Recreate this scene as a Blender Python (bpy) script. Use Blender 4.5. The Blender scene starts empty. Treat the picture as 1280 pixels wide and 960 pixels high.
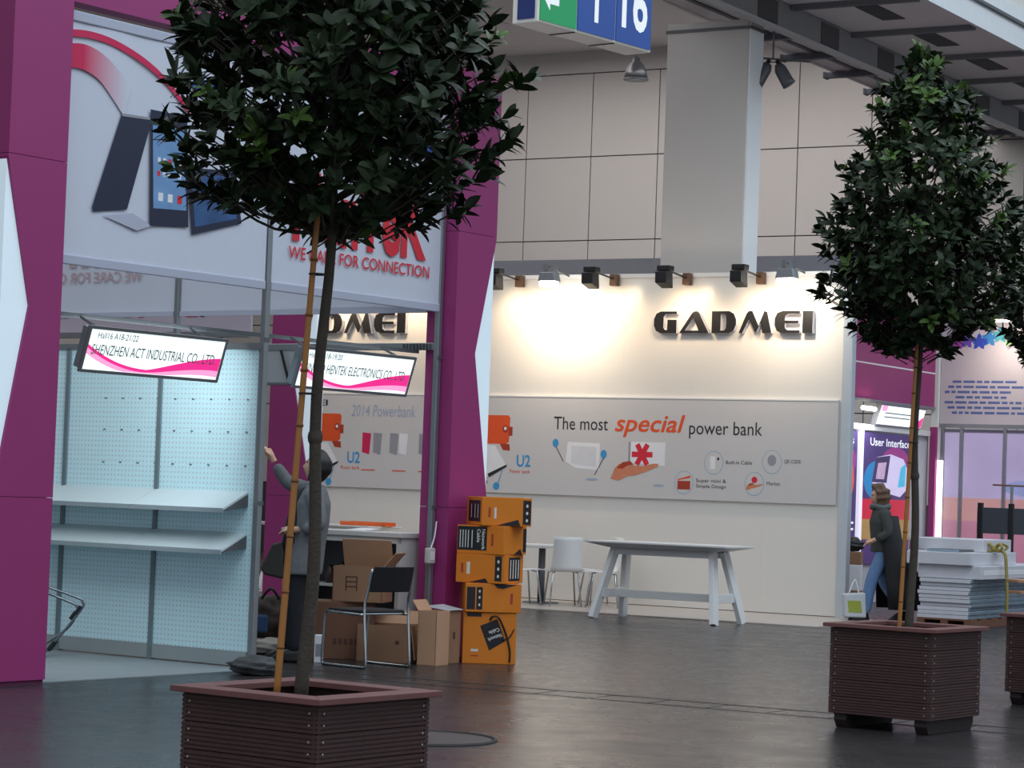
import bpy, bmesh, math, random
from mathutils import Vector, Matrix, Euler
random.seed(7)
S = bpy.context.scene
COL = S.collection
R = math.radians
# ------------------------------------------------------------------ camera, world, large lights, exposure
FPX = 3107.0
PITCH = math.atan(130 / FPX)
ROLL = 0.036
cd = bpy.data.cameras.new('camera'); cam = bpy.data.objects.new('camera', cd); COL.objects.link(cam)
cd.sensor_width = 36.0; cd.lens = 36.0 * FPX / 1280.0; cd.clip_end = 300
cam.matrix_world = Matrix.Translation((0, 0, 1.45)) @ Matrix.Rotation(R(90) + PITCH, 4, 'X') @ Matrix.Rotation(ROLL, 4, 'Z')
S.camera = cam
w = bpy.data.worlds.new('hall_ambient'); S.world = w; w.use_nodes = True
w.node_tree.nodes['Background'].inputs[0].default_value = (0.80, 0.90, 1.0, 1)
w.node_tree.nodes['Background'].inputs[1].default_value = 0.66
S.view_settings.view_transform = 'Standard'; S.view_settings.look = 'None'
S.view_settings.gamma = 1.0; S.view_settings.use_curve_mapping = False
S.view_settings.exposure = 0.0
GROT = R(-30.5); HROT = R(54.2)
GM = Matrix.Translation((3.942, 30.608, 0)) @ Matrix.Rotation(GROT, 4, 'Z')
HM = Matrix.Translation((-3.221, 17.167, 0)) @ Matrix.Rotation(HROT, 4, 'Z')
def area(name, M, loc, sx, sy, power, col, rot=(0, 0, 0)):
    l = bpy.data.lights.new(name, 'AREA'); l.shape = 'RECTANGLE'; l.size = sx; l.size_y = sy; l.energy = power; l.color = col
    o = bpy.data.objects.new(name, l); COL.objects.link(o)
    o.matrix_world = M @ Matrix.Translation(loc) @ Euler(rot).to_matrix().to_4x4()
    return o
# daylight from the skylight of the nave (runs over the trees and the camera)
area('nave_skylight', GM, (9.0, -9, 13.6), 9, 46, 2700, (0.78, 0.90, 1.0))
# unseen fill lights added under the ceiling, over the back gangway and the stands
area('aisle_fill', GM, (-8.0, 8.5, 9.9), 12, 7, 640, (1.0, 0.95, 0.92))
area('aisle_fill', GM, (-9.0, -12, 9.9), 9, 22, 900, (0.92, 0.96, 1.0))

# ------------------------------------------------------------------ materials
MATS = {}
def mat(name, rgb, rough=0.6, metal=0.0, emit=0.0, var=0.06, scale=6.0, bump=0.0, bscale=60.0, coat=0.0, spec=0.5):
    if name in MATS: return MATS[name]
    m = bpy.data.materials.new(name); m.use_nodes = True; nt = m.node_tree; b = nt.nodes['Principled BSDF']
    lin = [((c / 255) / 12.92 if c / 255 <= .04045 else ((c / 255 + .055) / 1.055) ** 2.4) for c in rgb]
    b.inputs['Roughness'].default_value = rough; b.inputs['Metallic'].default_value = metal
    b.inputs['Specular IOR Level'].default_value = spec
    if coat: b.inputs['Coat Weight'].default_value = coat; b.inputs['Coat Roughness'].default_value = .15
    tc = nt.nodes.new('ShaderNodeTexCoord'); nz = nt.nodes.new('ShaderNodeTexNoise')
    nz.inputs['Scale'].default_value = scale; nz.inputs['Detail'].default_value = 4
    nt.links.new(tc.outputs['Object'], nz.inputs['Vector'])
    mx = nt.nodes.new('ShaderNodeMix'); mx.data_type = 'RGBA'
    nt.links.new(nz.outputs['Fac'], mx.inputs['Factor'])
    mx.inputs['A'].default_value = (*[max(0, c * (1 - var)) for c in lin], 1)
    mx.inputs['B'].default_value = (*[min(1, c * (1 + var)) for c in lin], 1)
    nt.links.new(mx.outputs['Result'], b.inputs['Base Color'])
    if emit:
        nt.links.new(mx.outputs['Result'], b.inputs['Emission Color']); b.inputs['Emission Strength'].default_value = emit
    if bump:
        n2 = nt.nodes.new('ShaderNodeTexNoise'); n2.inputs['Scale'].default_value = bscale
        nt.links.new(tc.outputs['Object'], n2.inputs['Vector'])
        bp = nt.nodes.new('ShaderNodeBump'); bp.inputs['Strength'].default_value = bump; bp.inputs['Distance'].default_value = .01
        nt.links.new(n2.outputs['Fac'], bp.inputs['Height']); nt.links.new(bp.outputs['Normal'], b.inputs['Normal'])
    MATS[name] = m; return m
def floor_mat():
    m = mat('hall_floor', (55, 52, 53), rough=.42, var=.22, scale=.7, bump=.10, bscale=9)
    nt = m.node_tree; b = nt.nodes['Principled BSDF']; tc = nt.nodes['Texture Coordinate']
    # small dark scuffs and stains
    v = nt.nodes.new('ShaderNodeTexNoise'); v.inputs['Scale'].default_value = 3.2; v.inputs['Detail'].default_value = 7
    nt.links.new(tc.outputs['Object'], v.inputs['Vector'])
    rp = nt.nodes.new('ShaderNodeValToRGB'); rp.color_ramp.elements[0].position = .58; rp.color_ramp.elements[1].position = .64
    nt.links.new(v.outputs['Fac'], rp.inputs['Fac'])
    mx = nt.nodes.new('ShaderNodeMix'); mx.data_type = 'RGBA'
    old = b.inputs['Base Color'].links[0].from_socket
    nt.links.new(rp.outputs['Color'], mx.inputs['Factor']); nt.links.new(old, mx.inputs['A']); mx.inputs['B'].default_value = (.03, .028, .028, 1)
    nt.links.new(mx.outputs['Result'], b.inputs['Base Color'])
    n3 = nt.nodes.new('ShaderNodeTexNoise'); n3.inputs['Scale'].default_value = 2.6; n3.inputs['Detail'].default_value = 5
    nt.links.new(tc.outputs['Object'], n3.inputs['Vector'])
    mr = nt.nodes.new('ShaderNodeMapRange'); mr.inputs['To Min'].default_value = .17; mr.inputs['To Max'].default_value = .40
    nt.links.new(n3.outputs['Fac'], mr.inputs['Value']); nt.links.new(mr.outputs['Result'], b.inputs['Roughness'])
    b.inputs['Specular IOR Level'].default_value = .18
    return m
def peg_mat():
    m = mat('pegboard_white', (206, 240, 248), rough=.5, var=.03)
    nt = m.node_tree; b = nt.nodes['Principled BSDF']; tc = nt.nodes['Texture Coordinate']
    sc = nt.nodes.new('ShaderNodeVectorMath'); sc.operation = 'SCALE'; sc.inputs['Scale'].default_value = 26
    fr = nt.nodes.new('ShaderNodeVectorMath'); fr.operation = 'FRACTION'
    sb = nt.nodes.new('ShaderNodeVectorMath'); sb.operation = 'SUBTRACT'; sb.inputs[1].default_value = (.5, .5, .5)
    ml = nt.nodes.new('ShaderNodeVectorMath'); ml.operation = 'MULTIPLY'; ml.inputs[1].default_value = (0, 1, 1)
    ln = nt.nodes.new('ShaderNodeVectorMath'); ln.operation = 'LENGTH'
    lt = nt.nodes.new('ShaderNodeMath'); lt.operation = 'LESS_THAN'; lt.inputs[1].default_value = .2
    nt.links.new(tc.outputs['Object'], sc.inputs[0]); nt.links.new(sc.outputs[0], fr.inputs[0]); nt.links.new(fr.outputs[0], sb.inputs[0])
    nt.links.new(sb.outputs[0], ml.inputs[0]); nt.links.new(ml.outputs[0], ln.inputs[0]); nt.links.new(ln.outputs['Value'], lt.inputs[0])
    mx = nt.nodes.new('ShaderNodeMix'); mx.data_type = 'RGBA'; old = b.inputs['Base Color'].links[0].from_socket
    nt.links.new(lt.outputs[0], mx.inputs['Factor']); nt.links.new(old, mx.inputs['A']); mx.inputs['B'].default_value = (.5, .6, .66, 1)
    nt.links.new(mx.outputs['Result'], b.inputs['Base Color']); return m
M_floor = floor_mat(); M_peg = peg_mat()
M_pink = mat('magenta_laminate', (152, 48, 112), .5, var=.05, scale=2)
M_pinkd = mat('magenta_seam', (90, 25, 65), .7)
M_white = mat('white_laminate', (226, 226, 226), .38, var=.02)
M_wall = mat('stand_wall_white', (228, 224, 218), .4, var=.02, scale=1.5, coat=.35)
M_poster = mat('poster_paper', (205, 202, 202), .45, var=.02)
M_banner = mat('banner_fabric', (206, 210, 224), .85, var=.03, scale=14, bump=.05, bscale=120)
M_bannerb = mat('banner_fabric_hem', (180, 184, 202), .85, var=.03)
M_alu = mat('aluminium', (150, 155, 160), .4, .7, var=.05)
M_alud = mat('grey_metal', (105, 108, 112), .5, .5, var=.05)
M_chrome = mat('chrome', (190, 195, 200), .18, 1.0, var=.03)
M_black = mat('black_plastic', (22, 22, 25), .45, var=.1)
M_dark = mat('dark_print', (40, 38, 42), .5, var=.05)
M_litw = mat('backlit_white', (236, 246, 246), .4, emit=.95, var=.01)
M_wedge = mat('backlit_wedge', (206, 222, 232), .4, emit=.42, var=.02)
M_litp = mat('backlit_magenta', (236, 48, 140), .4, emit=.8, var=.03)
M_litpp = mat('backlit_pale_magenta', (246, 160, 205), .4, emit=.85, var=.03)
M_litt = mat('backlit_lettering', (70, 90, 92), .5, emit=.2, var=.02)
M_red = mat('red_print', (214, 38, 56), .6, var=.03)
M_crim = mat('crimson_print', (205, 28, 84), .6, var=.03)
M_crim2 = mat('pale_crimson_print', (214, 110, 150), .6, var=.03)
M_crim3 = mat('faint_crimson_print', (212, 170, 192), .6, var=.03)
M_navy = mat('navy_print', (28, 36, 62), .5, var=.1)
M_screen = mat('tablet_screen_print', (110, 150, 196), .5, var=.35, scale=5)
M_screend = mat('dark_tablet_screen_print', (46, 84, 132), .5, var=.6, scale=6)
M_ghost = mat('show_through_print', (190, 160, 166), .8)
M_blue = mat('blue_print', (38, 84, 168), .5)
M_orange = mat('orange_print', (226, 84, 36), .5, var=.1)
M_rust = mat('rust_print', (168, 60, 38), .5, var=.15)
M_green = mat('lime_print', (150, 190, 60), .5)
M_cyan = mat('cyan_print', (60, 150, 205), .5)
M_skinp = mat('hand_print', (206, 130, 98), .5, var=.15, scale=12)
M_gpr = mat('grey_print', (150, 150, 158), .5, var=.1)
M_lpr = mat('light_print', (232, 232, 236), .5)
M_hallw = mat('hall_wall_panel', (200, 196, 194), .55, var=.02, scale=.6)
M_seam = mat('panel_joint', (70, 66, 66), .8)
M_ceil = mat('ceiling_panel', (236, 232, 233), .8, var=.03)
M_beam = mat('beam_grey', (112, 112, 116), .7, var=.08)
M_purl = mat('purlin_blue_grey', (88, 92, 104), .6)
M_wpc = mat('brown_decking', (74, 50, 48), .62, var=.25, scale=9, bump=.2, bscale=80)
M_rim = mat('brown_rim_board', (118, 76, 74), .6, var=.15, scale=7)
M_soil = mat('potting_soil', (40, 30, 25), .95, var=.4, scale=30, bump=.8, bscale=40)
M_bark = mat('tree_bark', (74, 68, 60), .9, var=.35, scale=25, bump=.5, bscale=60)
M_bamboo = mat('bamboo', (176, 118, 60), .5, var=.2, scale=12)
M_leaf = mat('dark_green_leaf', (38, 52, 31), .5, var=.35, scale=3, spec=.25)
M_leafn = mat('young_green_leaf', (72, 98, 42), .5, var=.25, scale=3, spec=.3)
M_card = mat('brown_cardboard', (150, 112, 86), .8, var=.12, scale=5)
M_cardd = mat('dark_cardboard', (112, 76, 58), .8, var=.12, scale=5)
M_cardl = mat('light_cardboard', (188, 146, 116), .8, var=.08, scale=5)
M_obox = mat('orange_carton', (220, 126, 26), .6, var=.07, scale=4)
M_carpet = mat('grey_carpet', (128, 138, 142), .9, var=.12, scale=3, bump=.2)
M_lino = mat('pale_stand_floor', (186, 176, 168), .35, var=.05, scale=2)
M_bulb = mat('lamp_glow', (255, 232, 200), .4, emit=14, var=0)

# ------------------------------------------------------------------ helpers
class MB:
    def __init__(s): s.v = []; s.f = []
    def add(s, vs, fs):
        o = len(s.v); s.v += [tuple(q) for q in vs]; s.f += [tuple(i + o for i in f) for f in fs]; return s
    def box(s, x0, x1, y0, y1, z0, z1, M=None):
        vs = [Vector((x, y, z)) for z in (z0, z1) for x, y in ((x0, y0), (x1, y0), (x1, y1), (x0, y1))]
        if M: vs = [M @ q for q in vs]
        return s.add(vs, [(3, 2, 1, 0), (4, 5, 6, 7), (0, 1, 5, 4), (1, 2, 6, 5), (2, 3, 7, 6), (3, 0, 4, 7)])
    def beam(s, a, b, wx, wy, up=(0, 0, 1)):
        a = Vector(a); b = Vector(b); d = (b - a); L = d.length; z = d / L; x = Vector(up).cross(z)
        if x.length < 1e-4: x = Vector((1, 0, 0))
        x.normalize(); y = z.cross(x)
        M = Matrix((x, y, z)).transposed().to_4x4(); M.translation = a
        return s.box(-wx / 2, wx / 2, -wy / 2, wy / 2, 0, L, M)
    def prism(s, pts, y0, y1):            # polygon in x,z extruded along y
        n = len(pts); vs = [(x, y0, z) for x, z in pts] + [(x, y1, z) for x, z in pts]
        a = sum(pts[i][0] * pts[(i + 1) % n][1] - pts[(i + 1) % n][0] * pts[i][1] for i in range(n))
        if a < 0: vs = [(x, y0, z) for x, z in pts[::-1]] + [(x, y1, z) for x, z in pts[::-1]]
        return s.add(vs, [tuple(range(n)), tuple(range(2 * n - 1, n - 1, -1))] + [((i + 1) % n, i, i + n, (i + 1) % n + n) for i in range(n)])
    def poly(s, pts, y=0.0):              # flat print in x,z facing -y
        n = len(pts); a = sum(pts[i][0] * pts[(i + 1) % n][1] - pts[(i + 1) % n][0] * pts[i][1] for i in range(n))
        if a < 0: pts = pts[::-1]
        return s.add([(x, y, z) for x, z in pts], [tuple(range(n))])
    def tube(s, path, r, n=8, cap=True):
        path = [Vector(q) for q in path]; rs = r if isinstance(r, (list, tuple)) else [r] * len(path)
        rings = []; ref = None
        for i, q in enumerate(path):
            d = (path[min(i + 1, len(path) - 1)] - path[max(i - 1, 0)]).normalized()
            if ref is None: ref = Vector((0, 0, 1)) if abs(d.z) < .9 else Vector((1, 0, 0))
            x = ref.cross(d); x.normalize(); y = d.cross(x); ref = y
            rings.append([q + (x * math.cos(t) + y * math.sin(t)) * rs[i] for t in [2 * math.pi * k / n for k in range(n)]])
        vs = [q for rg in rings for q in rg]; fs = []
        for i in range(len(path) - 1):
            for k in range(n): fs.append((i * n + k, i * n + (k + 1) % n, (i + 1) * n + (k + 1) % n, (i + 1) * n + k))
        if cap: fs += [tuple(range(n - 1, -1, -1)), tuple((len(path) - 1) * n + k for k in range(n))]
        return s.add(vs, fs)
    def loft(s, rings, cap=True):          # rings: list of (cx, cy, z, rx, ry)
        n = 20; vs = []; fs = []
        for cx, cy, z, rx, ry in rings:
            vs += [(cx + rx * math.cos(2 * math.pi * k / n), cy + ry * math.sin(2 * math.pi * k / n), z) for k in range(n)]
        for i in range(len(rings) - 1):
            for k in range(n): fs.append((i * n + k, i * n + (k + 1) % n, (i + 1) * n + (k + 1) % n, (i + 1) * n + k))
        if cap: fs += [tuple(range(n - 1, -1, -1)), tuple((len(rings) - 1) * n + k for k in range(n))]
        return s.add(vs, fs)
    def ball(s, c, rx, ry, rz, nu=16, nv=10):
        vs = [(c[0], c[1], c[2] - rz)]; fs = []
        for j in range(1, nv):
            t = math.pi * j / nv
            vs += [(c[0] + rx * math.sin(t) * math.cos(2 * math.pi * i / nu), c[1] + ry * math.sin(t) * math.sin(2 * math.pi * i / nu), c[2] - rz * math.cos(t)) for i in range(nu)]
        vs.append((c[0], c[1], c[2] + rz)); L = len(vs) - 1
        for i in range(nu):
            fs.append((0, 1 + (i + 1) % nu, 1 + i)); fs.append((L, L - nu + i, L - nu + (i + 1) % nu))
            for j in range(nv - 2):
                a = 1 + j * nu; fs.append((a + i, a + (i + 1) % nu, a + nu + (i + 1) % nu, a + nu + i))
        return s.add(vs, fs)
    def mesh(s, name, m, smooth=False):
        me = bpy.data.meshes.new(name); me.from_pydata(s.v, [], s.f); me.update()
        if m: me.materials.append(m)
        if smooth:
            for p in me.polygons: p.use_smooth = True
        return me
    def obj(s, name, m, parent=None, smooth=False, bevel=0, M=None, label=None):
        return link(name, s.mesh(name, m, smooth), parent, bevel, M, label)
def link(name, me, parent=None, bevel=0, M=None, label=None):
    o = bpy.data.objects.new(name, me); COL.objects.link(o)
    if parent: o.parent = parent
    if M is not None: o.matrix_local = M
    if bevel:
        b = o.modifiers.new('bevel', 'BEVEL'); b.width = bevel; b.segments = 2; b.limit_method = 'ANGLE'
    if label: o['label'] = label
    return o
def tag(o, label, cat, group=None, kind=None):
    o['label'] = label; o['category'] = cat
    if group: o['group'] = group
    if kind: o['kind'] = kind
    return o
def thing(name, label, cat, M=None, loc=(0, 0, 0), rz=0.0, group=None):
    o = bpy.data.objects.new(name, None); COL.objects.link(o); o.empty_display_size = .1
    o.matrix_world = (M or Matrix()) @ Matrix.Translation(loc) @ Matrix.Rotation(rz, 4, 'Z')
    return tag(o, label, cat, group)
def struct(name, mb, m, M=None, label=None, bevel=0):
    o = mb.obj(name, m, None, bevel=bevel)
    if M is not None: o.matrix_world = M
    o['kind'] = 'structure'
    if label: o['label'] = label
    return o
def ell(cx, cz, rx, rz, n=28, a0=0, a1=360):
    return [(cx + rx * math.cos(R(a0 + (a1 - a0) * k / n)), cz + rz * math.sin(R(a0 + (a1 - a0) * k / n))) for k in range(n + (0 if a1 - a0 == 360 else 1))]
def pr(name, parent, m, pts, y=-.003, label=None):
    return MB().poly(pts, y).obj(name, m, parent, label=label)
def text(name, body, parent, m, x0, x1, z0, h, y=-.004, depth=.001, bold=0.0, shear=0.0, mirror=False, M=None):
    c = bpy.data.curves.new('t', 'FONT'); c.body = body; c.size = 1; c.extrude = 0; c.offset = bold; c.shear = shear; c.resolution_u = 3
    o = bpy.data.objects.new('t', c); COL.objects.link(o)
    me = bpy.data.meshes.new_from_object(o.evaluated_get(bpy.context.evaluated_depsgraph_get()))
    bpy.data.objects.remove(o); bpy.data.curves.remove(c)
    xs = [v.co.x for v in me.vertices]; a, b = min(xs), max(xs); sx = (x1 - x0) / (b - a); sz = h / .70
    for v in me.vertices:
        X = x0 + (v.co.x - a) * sx
        if mirror: X = x1 - (X - x0)
        v.co = (X, y, z0 + v.co.y * sz)
    me.name = name; me.materials.clear(); me.materials.append(m)
    if h >= .085:
        root = list(range(len(me.vertices)))
        def fd(i):
            while root[i] != i: root[i] = root[root[i]]; i = root[i]
            return i
        for p in me.polygons:
            for q in p.vertices[1:]: root[fd(q)] = fd(p.vertices[0])
        isl = {}
        for p in me.polygons: isl.setdefault(fd(p.vertices[0]), []).append(p)
        L = []
        for ps in isl.values():
            xx = [me.vertices[q].co.x for p in ps for q in p.vertices]; L.append([min(xx), max(xx), ps])
        L.sort(key=lambda q: q[0]); G = []
        for a, b, ps in L:
            if G and a < G[-1][1] - .35 * min(b - a, G[-1][1] - G[-1][0]): G[-1][1] = max(b, G[-1][1]); G[-1][2] += ps
            else: G.append([a, b, list(ps)])
        out = []
        for a, b, ps in G:
            mp_ = {}; vs = []; fs = []
            for p in ps:
                f = []
                for q in p.vertices:
                    if q not in mp_: mp_[q] = len(vs); vs.append(tuple(me.vertices[q].co))
                    f.append(mp_[q])
                fs.append(f)
            out.append(MB().add(vs, fs).obj('letter', m, parent, M=M))
        return out
    return link(name, me, parent, M=M)
def evaluated(o):
    me = bpy.data.meshes.new_from_object(o.evaluated_get(bpy.context.evaluated_depsgraph_get()))
    bpy.data.objects.remove(o); return me
def arcpts(pts, n=6):                       # smooth a polyline (Catmull-Rom)
    P = [Vector(p) for p in pts]; out = []
    for i in range(len(P) - 1):
        a = P[max(i - 1, 0)]; b = P[i]; c = P[i + 1]; d = P[min(i + 2, len(P) - 1)]
        for k in range(n):
            t = k / n; out.append(.5 * ((2 * b) + (c - a) * t + (2 * a - 5 * b + 4 * c - d) * t * t + (3 * b - a - 3 * c + d) * t ** 3))
    return out + [P[-1]]

# ------------------------------------------------------------------ hall shell (hall frame: x along the stand wall, y away from the nave axis end)
fl = struct('floor', MB().box(-22, 30, -45, 16, -.2, 0), M_floor, GM, 'dark worn glossy hall floor')
ch = MB()
for y in (-12.62, -13.02): ch.box(-.5, 9, y - .006, y + .006, .0, .003)
x = 1.0
for k in range(20): ch.box(.2 + k * .45, .207 + k * .45, -13.0, -12.64, .0, .002)
struct('trim_1', ch, mat('floor_joint', (56, 51, 51), .7), GM, 'dark joints of a service duct set in the hall floor')
mh = thing('manhole_cover', 'round metal cover ring set in the dark floor near the close planter', 'manhole cover', None, (-.42, 14.3, 0))
MB().tube([(.4 * math.cos(t), .4 * math.sin(t), .003) for t in [2 * math.pi * k / 40 for k in range(41)]], .012, 6).obj('ring', MATS['floor_joint'], mh)
MB().loft([(0, 0, .0, .385, .385), (0, 0, .004, .385, .385)]).obj('lid', mat('iron_lid', (66, 61, 61), .5, var=.2), mh)
wb = struct('wall_back', MB().box(-21, 26, 14.03, 14.3, 0, 14), M_seam, GM, 'pale panelled hall wall behind the stands')
X0 = -6.825; pan = None
for i in range(-9, 6):
    for jz in range(-2, 3):
        z0 = 6.33 + 1.645 * (jz - 1); x0 = X0 + 1.465 * i
        if z0 > 9.7: continue
        if pan is None: pan = MB().box(.01, 1.455, -.03, .0, .01, 1.635).mesh('panel', M_hallw)
        link('panel', pan, wb, .004, Matrix.Translation((x0, 14.03, z0)))
tp = MB().box(-21, 26, 13.995, 14.03, 9.63, 13.9).obj('panel', M_hallw, wb)
struct('wall_left', MB().box(-21.3, -21, -45, 14.3, 0, 10.4), M_hallw, GM)
# aisle ceiling: high bay over the stands, lower suspended bay by the nave
ce = struct('ceiling', MB().box(-21, -3.0, -45, 14, 10.05, 10.3), M_ceil, GM, 'grey aisle ceiling above the stands')
lowc = struct('ceiling_1', MB().box(-3.0, .30, -45, 14.0, 8.02, 8.3), M_ceil, GM, 'lower suspended grey ceiling beside the nave')
struct('trim_3', MB().box(-3.02, -2.96, -45, 14, 8.0, 10.05), M_ceil, GM)
for k in range(24):
    MB().box(-1.5, .28, -.05, .05, -.07, 0).obj('ceiling_rib', M_beam, lowc, M=Matrix.Translation((0, 1.8 + (k - 16) * 2.1, 8.02)))
for k in range(16):
    g_ = MB().box(-.16, .16, -.5, .5, -.012, 0).obj('vent', mat('vent_dark', (84, 84, 88), .8), lowc, M=Matrix.Translation((-.6, 2.65 + (k - 10) * 2.1, 8.02)))
    for q in range(8): MB().box(-.15, .15, -.006, .006, -.02, -.012).obj('vent_slat', M_beam, g_, M=Matrix.Translation((0, -.42 + q * .12, 0)))
# nave edge fascia, lit by the skylight, and the nave roof
fa = struct('trim_4', MB().box(.30, .36, -45, 14, 7.98, 8.55), mat('fascia_white', (222, 226, 230), .5), GM, 'white fascia along the edge of the nave')
struct('trim_5', MB().box(.36, .41, -45, 14, 8.30, 8.34), M_alud, GM)
struct('wall_nave', MB().box(.1, .30, -45, 14, 8.55, 14), mat('nave_wall', (214, 212, 206), .7), GM, 'pale upper wall of the nave')
bm_ = thing('roof_beam', 'deep grey beam running under the lower ceiling past the column', 'beam', GM, (0, 0, 0))
MB().box(-1.62, -1.52, -45, 13.9, 7.66, 8.01).obj('web', mat('beam_paint', (150, 148, 150), .7, var=.1, scale=2), bm_)
MB().box(-1.64, -1.49, -45, 13.9, 7.63, 7.66).obj('light_edge', mat('conduit_white', (196, 196, 198), .5), bm_)
for k in range(18): MB().box(-1.52, -1.505, -.3, .3, 7.68, 7.98).obj('stiffener', mat('stiffener_dark', (92, 89, 91), .8), bm_, M=Matrix.Translation((0, -21.5 + k * 2.05, 0)))
for k, nm in enumerate(('nearest the column', 'second from the column', 'third from the column', 'fourth from the column', 'fifth from the column', 'sixth from the column', 'last before the hall wall')):
    pu = thing('ceiling_purlin', 'blue grey purlin under the lower ceiling, ' + nm, 'purlin', GM, (0, 3.55 + k * 1.6, 7.92), group='purlins beside the roof beam')
    MB().box(-3.14, -1.63, -.06, .06, 0, .08).obj('bar', M_purl, pu); MB().box(-3.16, -3.13, -.08, .08, -.01, .09).obj('end_plate', M_purl, pu)
pd = MB().box(-2.66, -2.58, -8, 13.9, 8.0, 8.02).obj('ceiling_rail', M_purl); pd.matrix_world = GM; tag(pd, 'long thin rail crossing above the short purlins', 'rail')
# column
co = thing('column', 'square pale grey column standing behind the lit stand wall', 'column', GM, (-2.45, 1.42, 0))
MB().box(-.6, .6, -.22, .22, 0, 7.75).obj('shaft', mat('column_paint', (206, 200, 195), .6, var=.02), co, bevel=.01)
MB().box(.6, .625, -.2, .2, 0, 7.72).obj('lit_side_sheet', mat('column_lit_side', (250, 252, 253), .3, var=.01), co)  # paler sheet: skylight on the nave side is put into its colour
MB().box(-.62, .64, -.24, .24, 7.62, 7.66).obj('collar', M_beam, co)
# duct behind the stand wall
du = thing('cable_duct', 'grey horizontal duct behind the top of the lit stand wall', 'duct', GM, (0, 3.0, 4.45))
MB().box(-11, -.2, 0, .3, .12, .34).obj('trunking', mat('duct_grey', (152, 152, 160), .6), du)
MB().box(-11, -.2, -.02, .02, .0, .12).obj('lower_rail', M_alu, du)
for k in range(16): MB().box(-.2, .2, -.03, -.02, .06, .11).obj('slot_light', mat('slot_white', (225, 228, 235), .5, emit=.3), du, M=Matrix.Translation((-9.7 + k * .62, 0, 0)))

# ------------------------------------------------------------------ lit stand: long white wall, lettering, posters, lamps
sw = thing('stand_wall', 'long white stand wall washed by warm lamps, behind the trestle table', 'wall', GM)
for k in range(8):
    x1 = .14 - k * 1.02; MB().box(x1 - 1.0192, x1, 0, .08, .02, 4.22).obj('wall_panel', M_wall, sw)
MB().box(.14, .27, -.03, .1, 0, 4.3).obj('end_post', mat('post_pale', (206, 214, 222), .35, .3), sw, bevel=.012)
MB().box(-8.02, .14, .0, .07, 0, .02).obj('shadow_gap', M_dark, sw)
MB().box(-8.1, -8.02, -.03, .1, 0, 4.25).obj('end_light', M_wedge, sw)
MB().box(-8.02, .14, -.02, .1, 4.22, 4.27).obj('top_rail', M_white, sw)
sf = struct('floor_1', MB().prism([(-8.1, 0), (.9, 0), (.9, .012), (-8.1, .012)], -2.35, -.005), M_lino, GM, 'pale vinyl floor of the lit stand')
GAD = {
 'G': (1.0, [[(1, 1), (.3, 1), (.1, .9), (0, .65), (0, .35), (.1, .1), (.3, 0), (1, 0), (1, .62), (.6, .62), (.6, .14), (.5, .14), (.42, .25), (.42, .75), (.5, .88), (1, .88)]]),
 'A': (1.3, [[(0, 0), (.16, 0), (.62, .72), (.56, .93)], [(.5, .8), (.58, .95), (.66, 1), (.78, 1), (.86, .92), (1.3, 0), (.9, 0), (.62, .72)], [(.16, 0), (.95, 0), (.9, .12), (.24, .12)]]),
 'D': (1.05, [[(0, 0), (.38, 0), (.38, 1), (0, 1)], [(.38, .88), (.55, .88), (.62, .78), (.64, .5), (.62, .22), (.55, .12), (.38, .12), (.38, 0), (.75, 0), (.95, .12), (1.05, .38), (1.05, .62), (.95, .88), (.75, 1), (.38, 1)]]),
 'M': (1.4, [[(0, 0), (.14, 0), (.45, .68), (.33, .9)], [(.33, .9), (.42, 1), (.56, 1), (.85, .32), (.7, .05), (.42, .7)], [(.7, .05), (.85, .32), (1.08, 1), (1.2, .95), (1.4, 0), (1.02, 0), (.93, .5), (.76, .05)]]),
 'E': (1.05, [[(1.05, 1), (.32, 1), (.1, .9), (0, .65), (0, .35), (.1, .1), (.32, 0), (1.05, 0), (1.05, .13), (.55, .13), (.44, .22), (.42, .44), (1.0, .44), (1.0, .57), (.42, .57), (.44, .78), (.55, .87), (1.05, .87)]]),
 'I': (.42, [[(0, 0), (.42, 0), (.42, 1), (0, 1)]])}
def gadmei(name, parent, x0, x1, z0, h, y, th, m, mside=None):
    gap = .13; tot = sum(GAD[c][0] for c in 'GADMEI') + gap * 5; k = (x1 - x0) / tot; x = x0
    for c in 'GADMEI':
        wd, polys = GAD[c]; f = MB(); b = MB()
        for P in polys:
            Q = [(x + a * k, z0 + z * h) for a, z in P]
            if th: f.prism(Q, y - th, y - th + .006); b.prism(Q, y - th + .006, y)
            else: f.poly(Q, y)
        o = f.obj(name, m, parent)
        if th: b.obj('letter_return', mside, o)
        x += (wd + gap) * k
gl = thing('wall_lettering', 'large dark GADMEI letters standing proud of the lit wall, right of the column', 'lettering', GM, (-1.36, 0, 3.497))
gadmei('letter', gl, -1.096, 1.105, 0, .278, -.001, .07, M_black, mat('letter_side', (214, 214, 222), .5))
gl2 = thing('wall_lettering', 'dark GADMEI letters seen through the magenta stand, under its white banner', 'lettering', GM, (-7.2, 0, 3.50))
gadmei('letter', gl2, -1.25, .95, 0, .278, -.001, .07, M_black, MATS['letter_side'])
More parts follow.
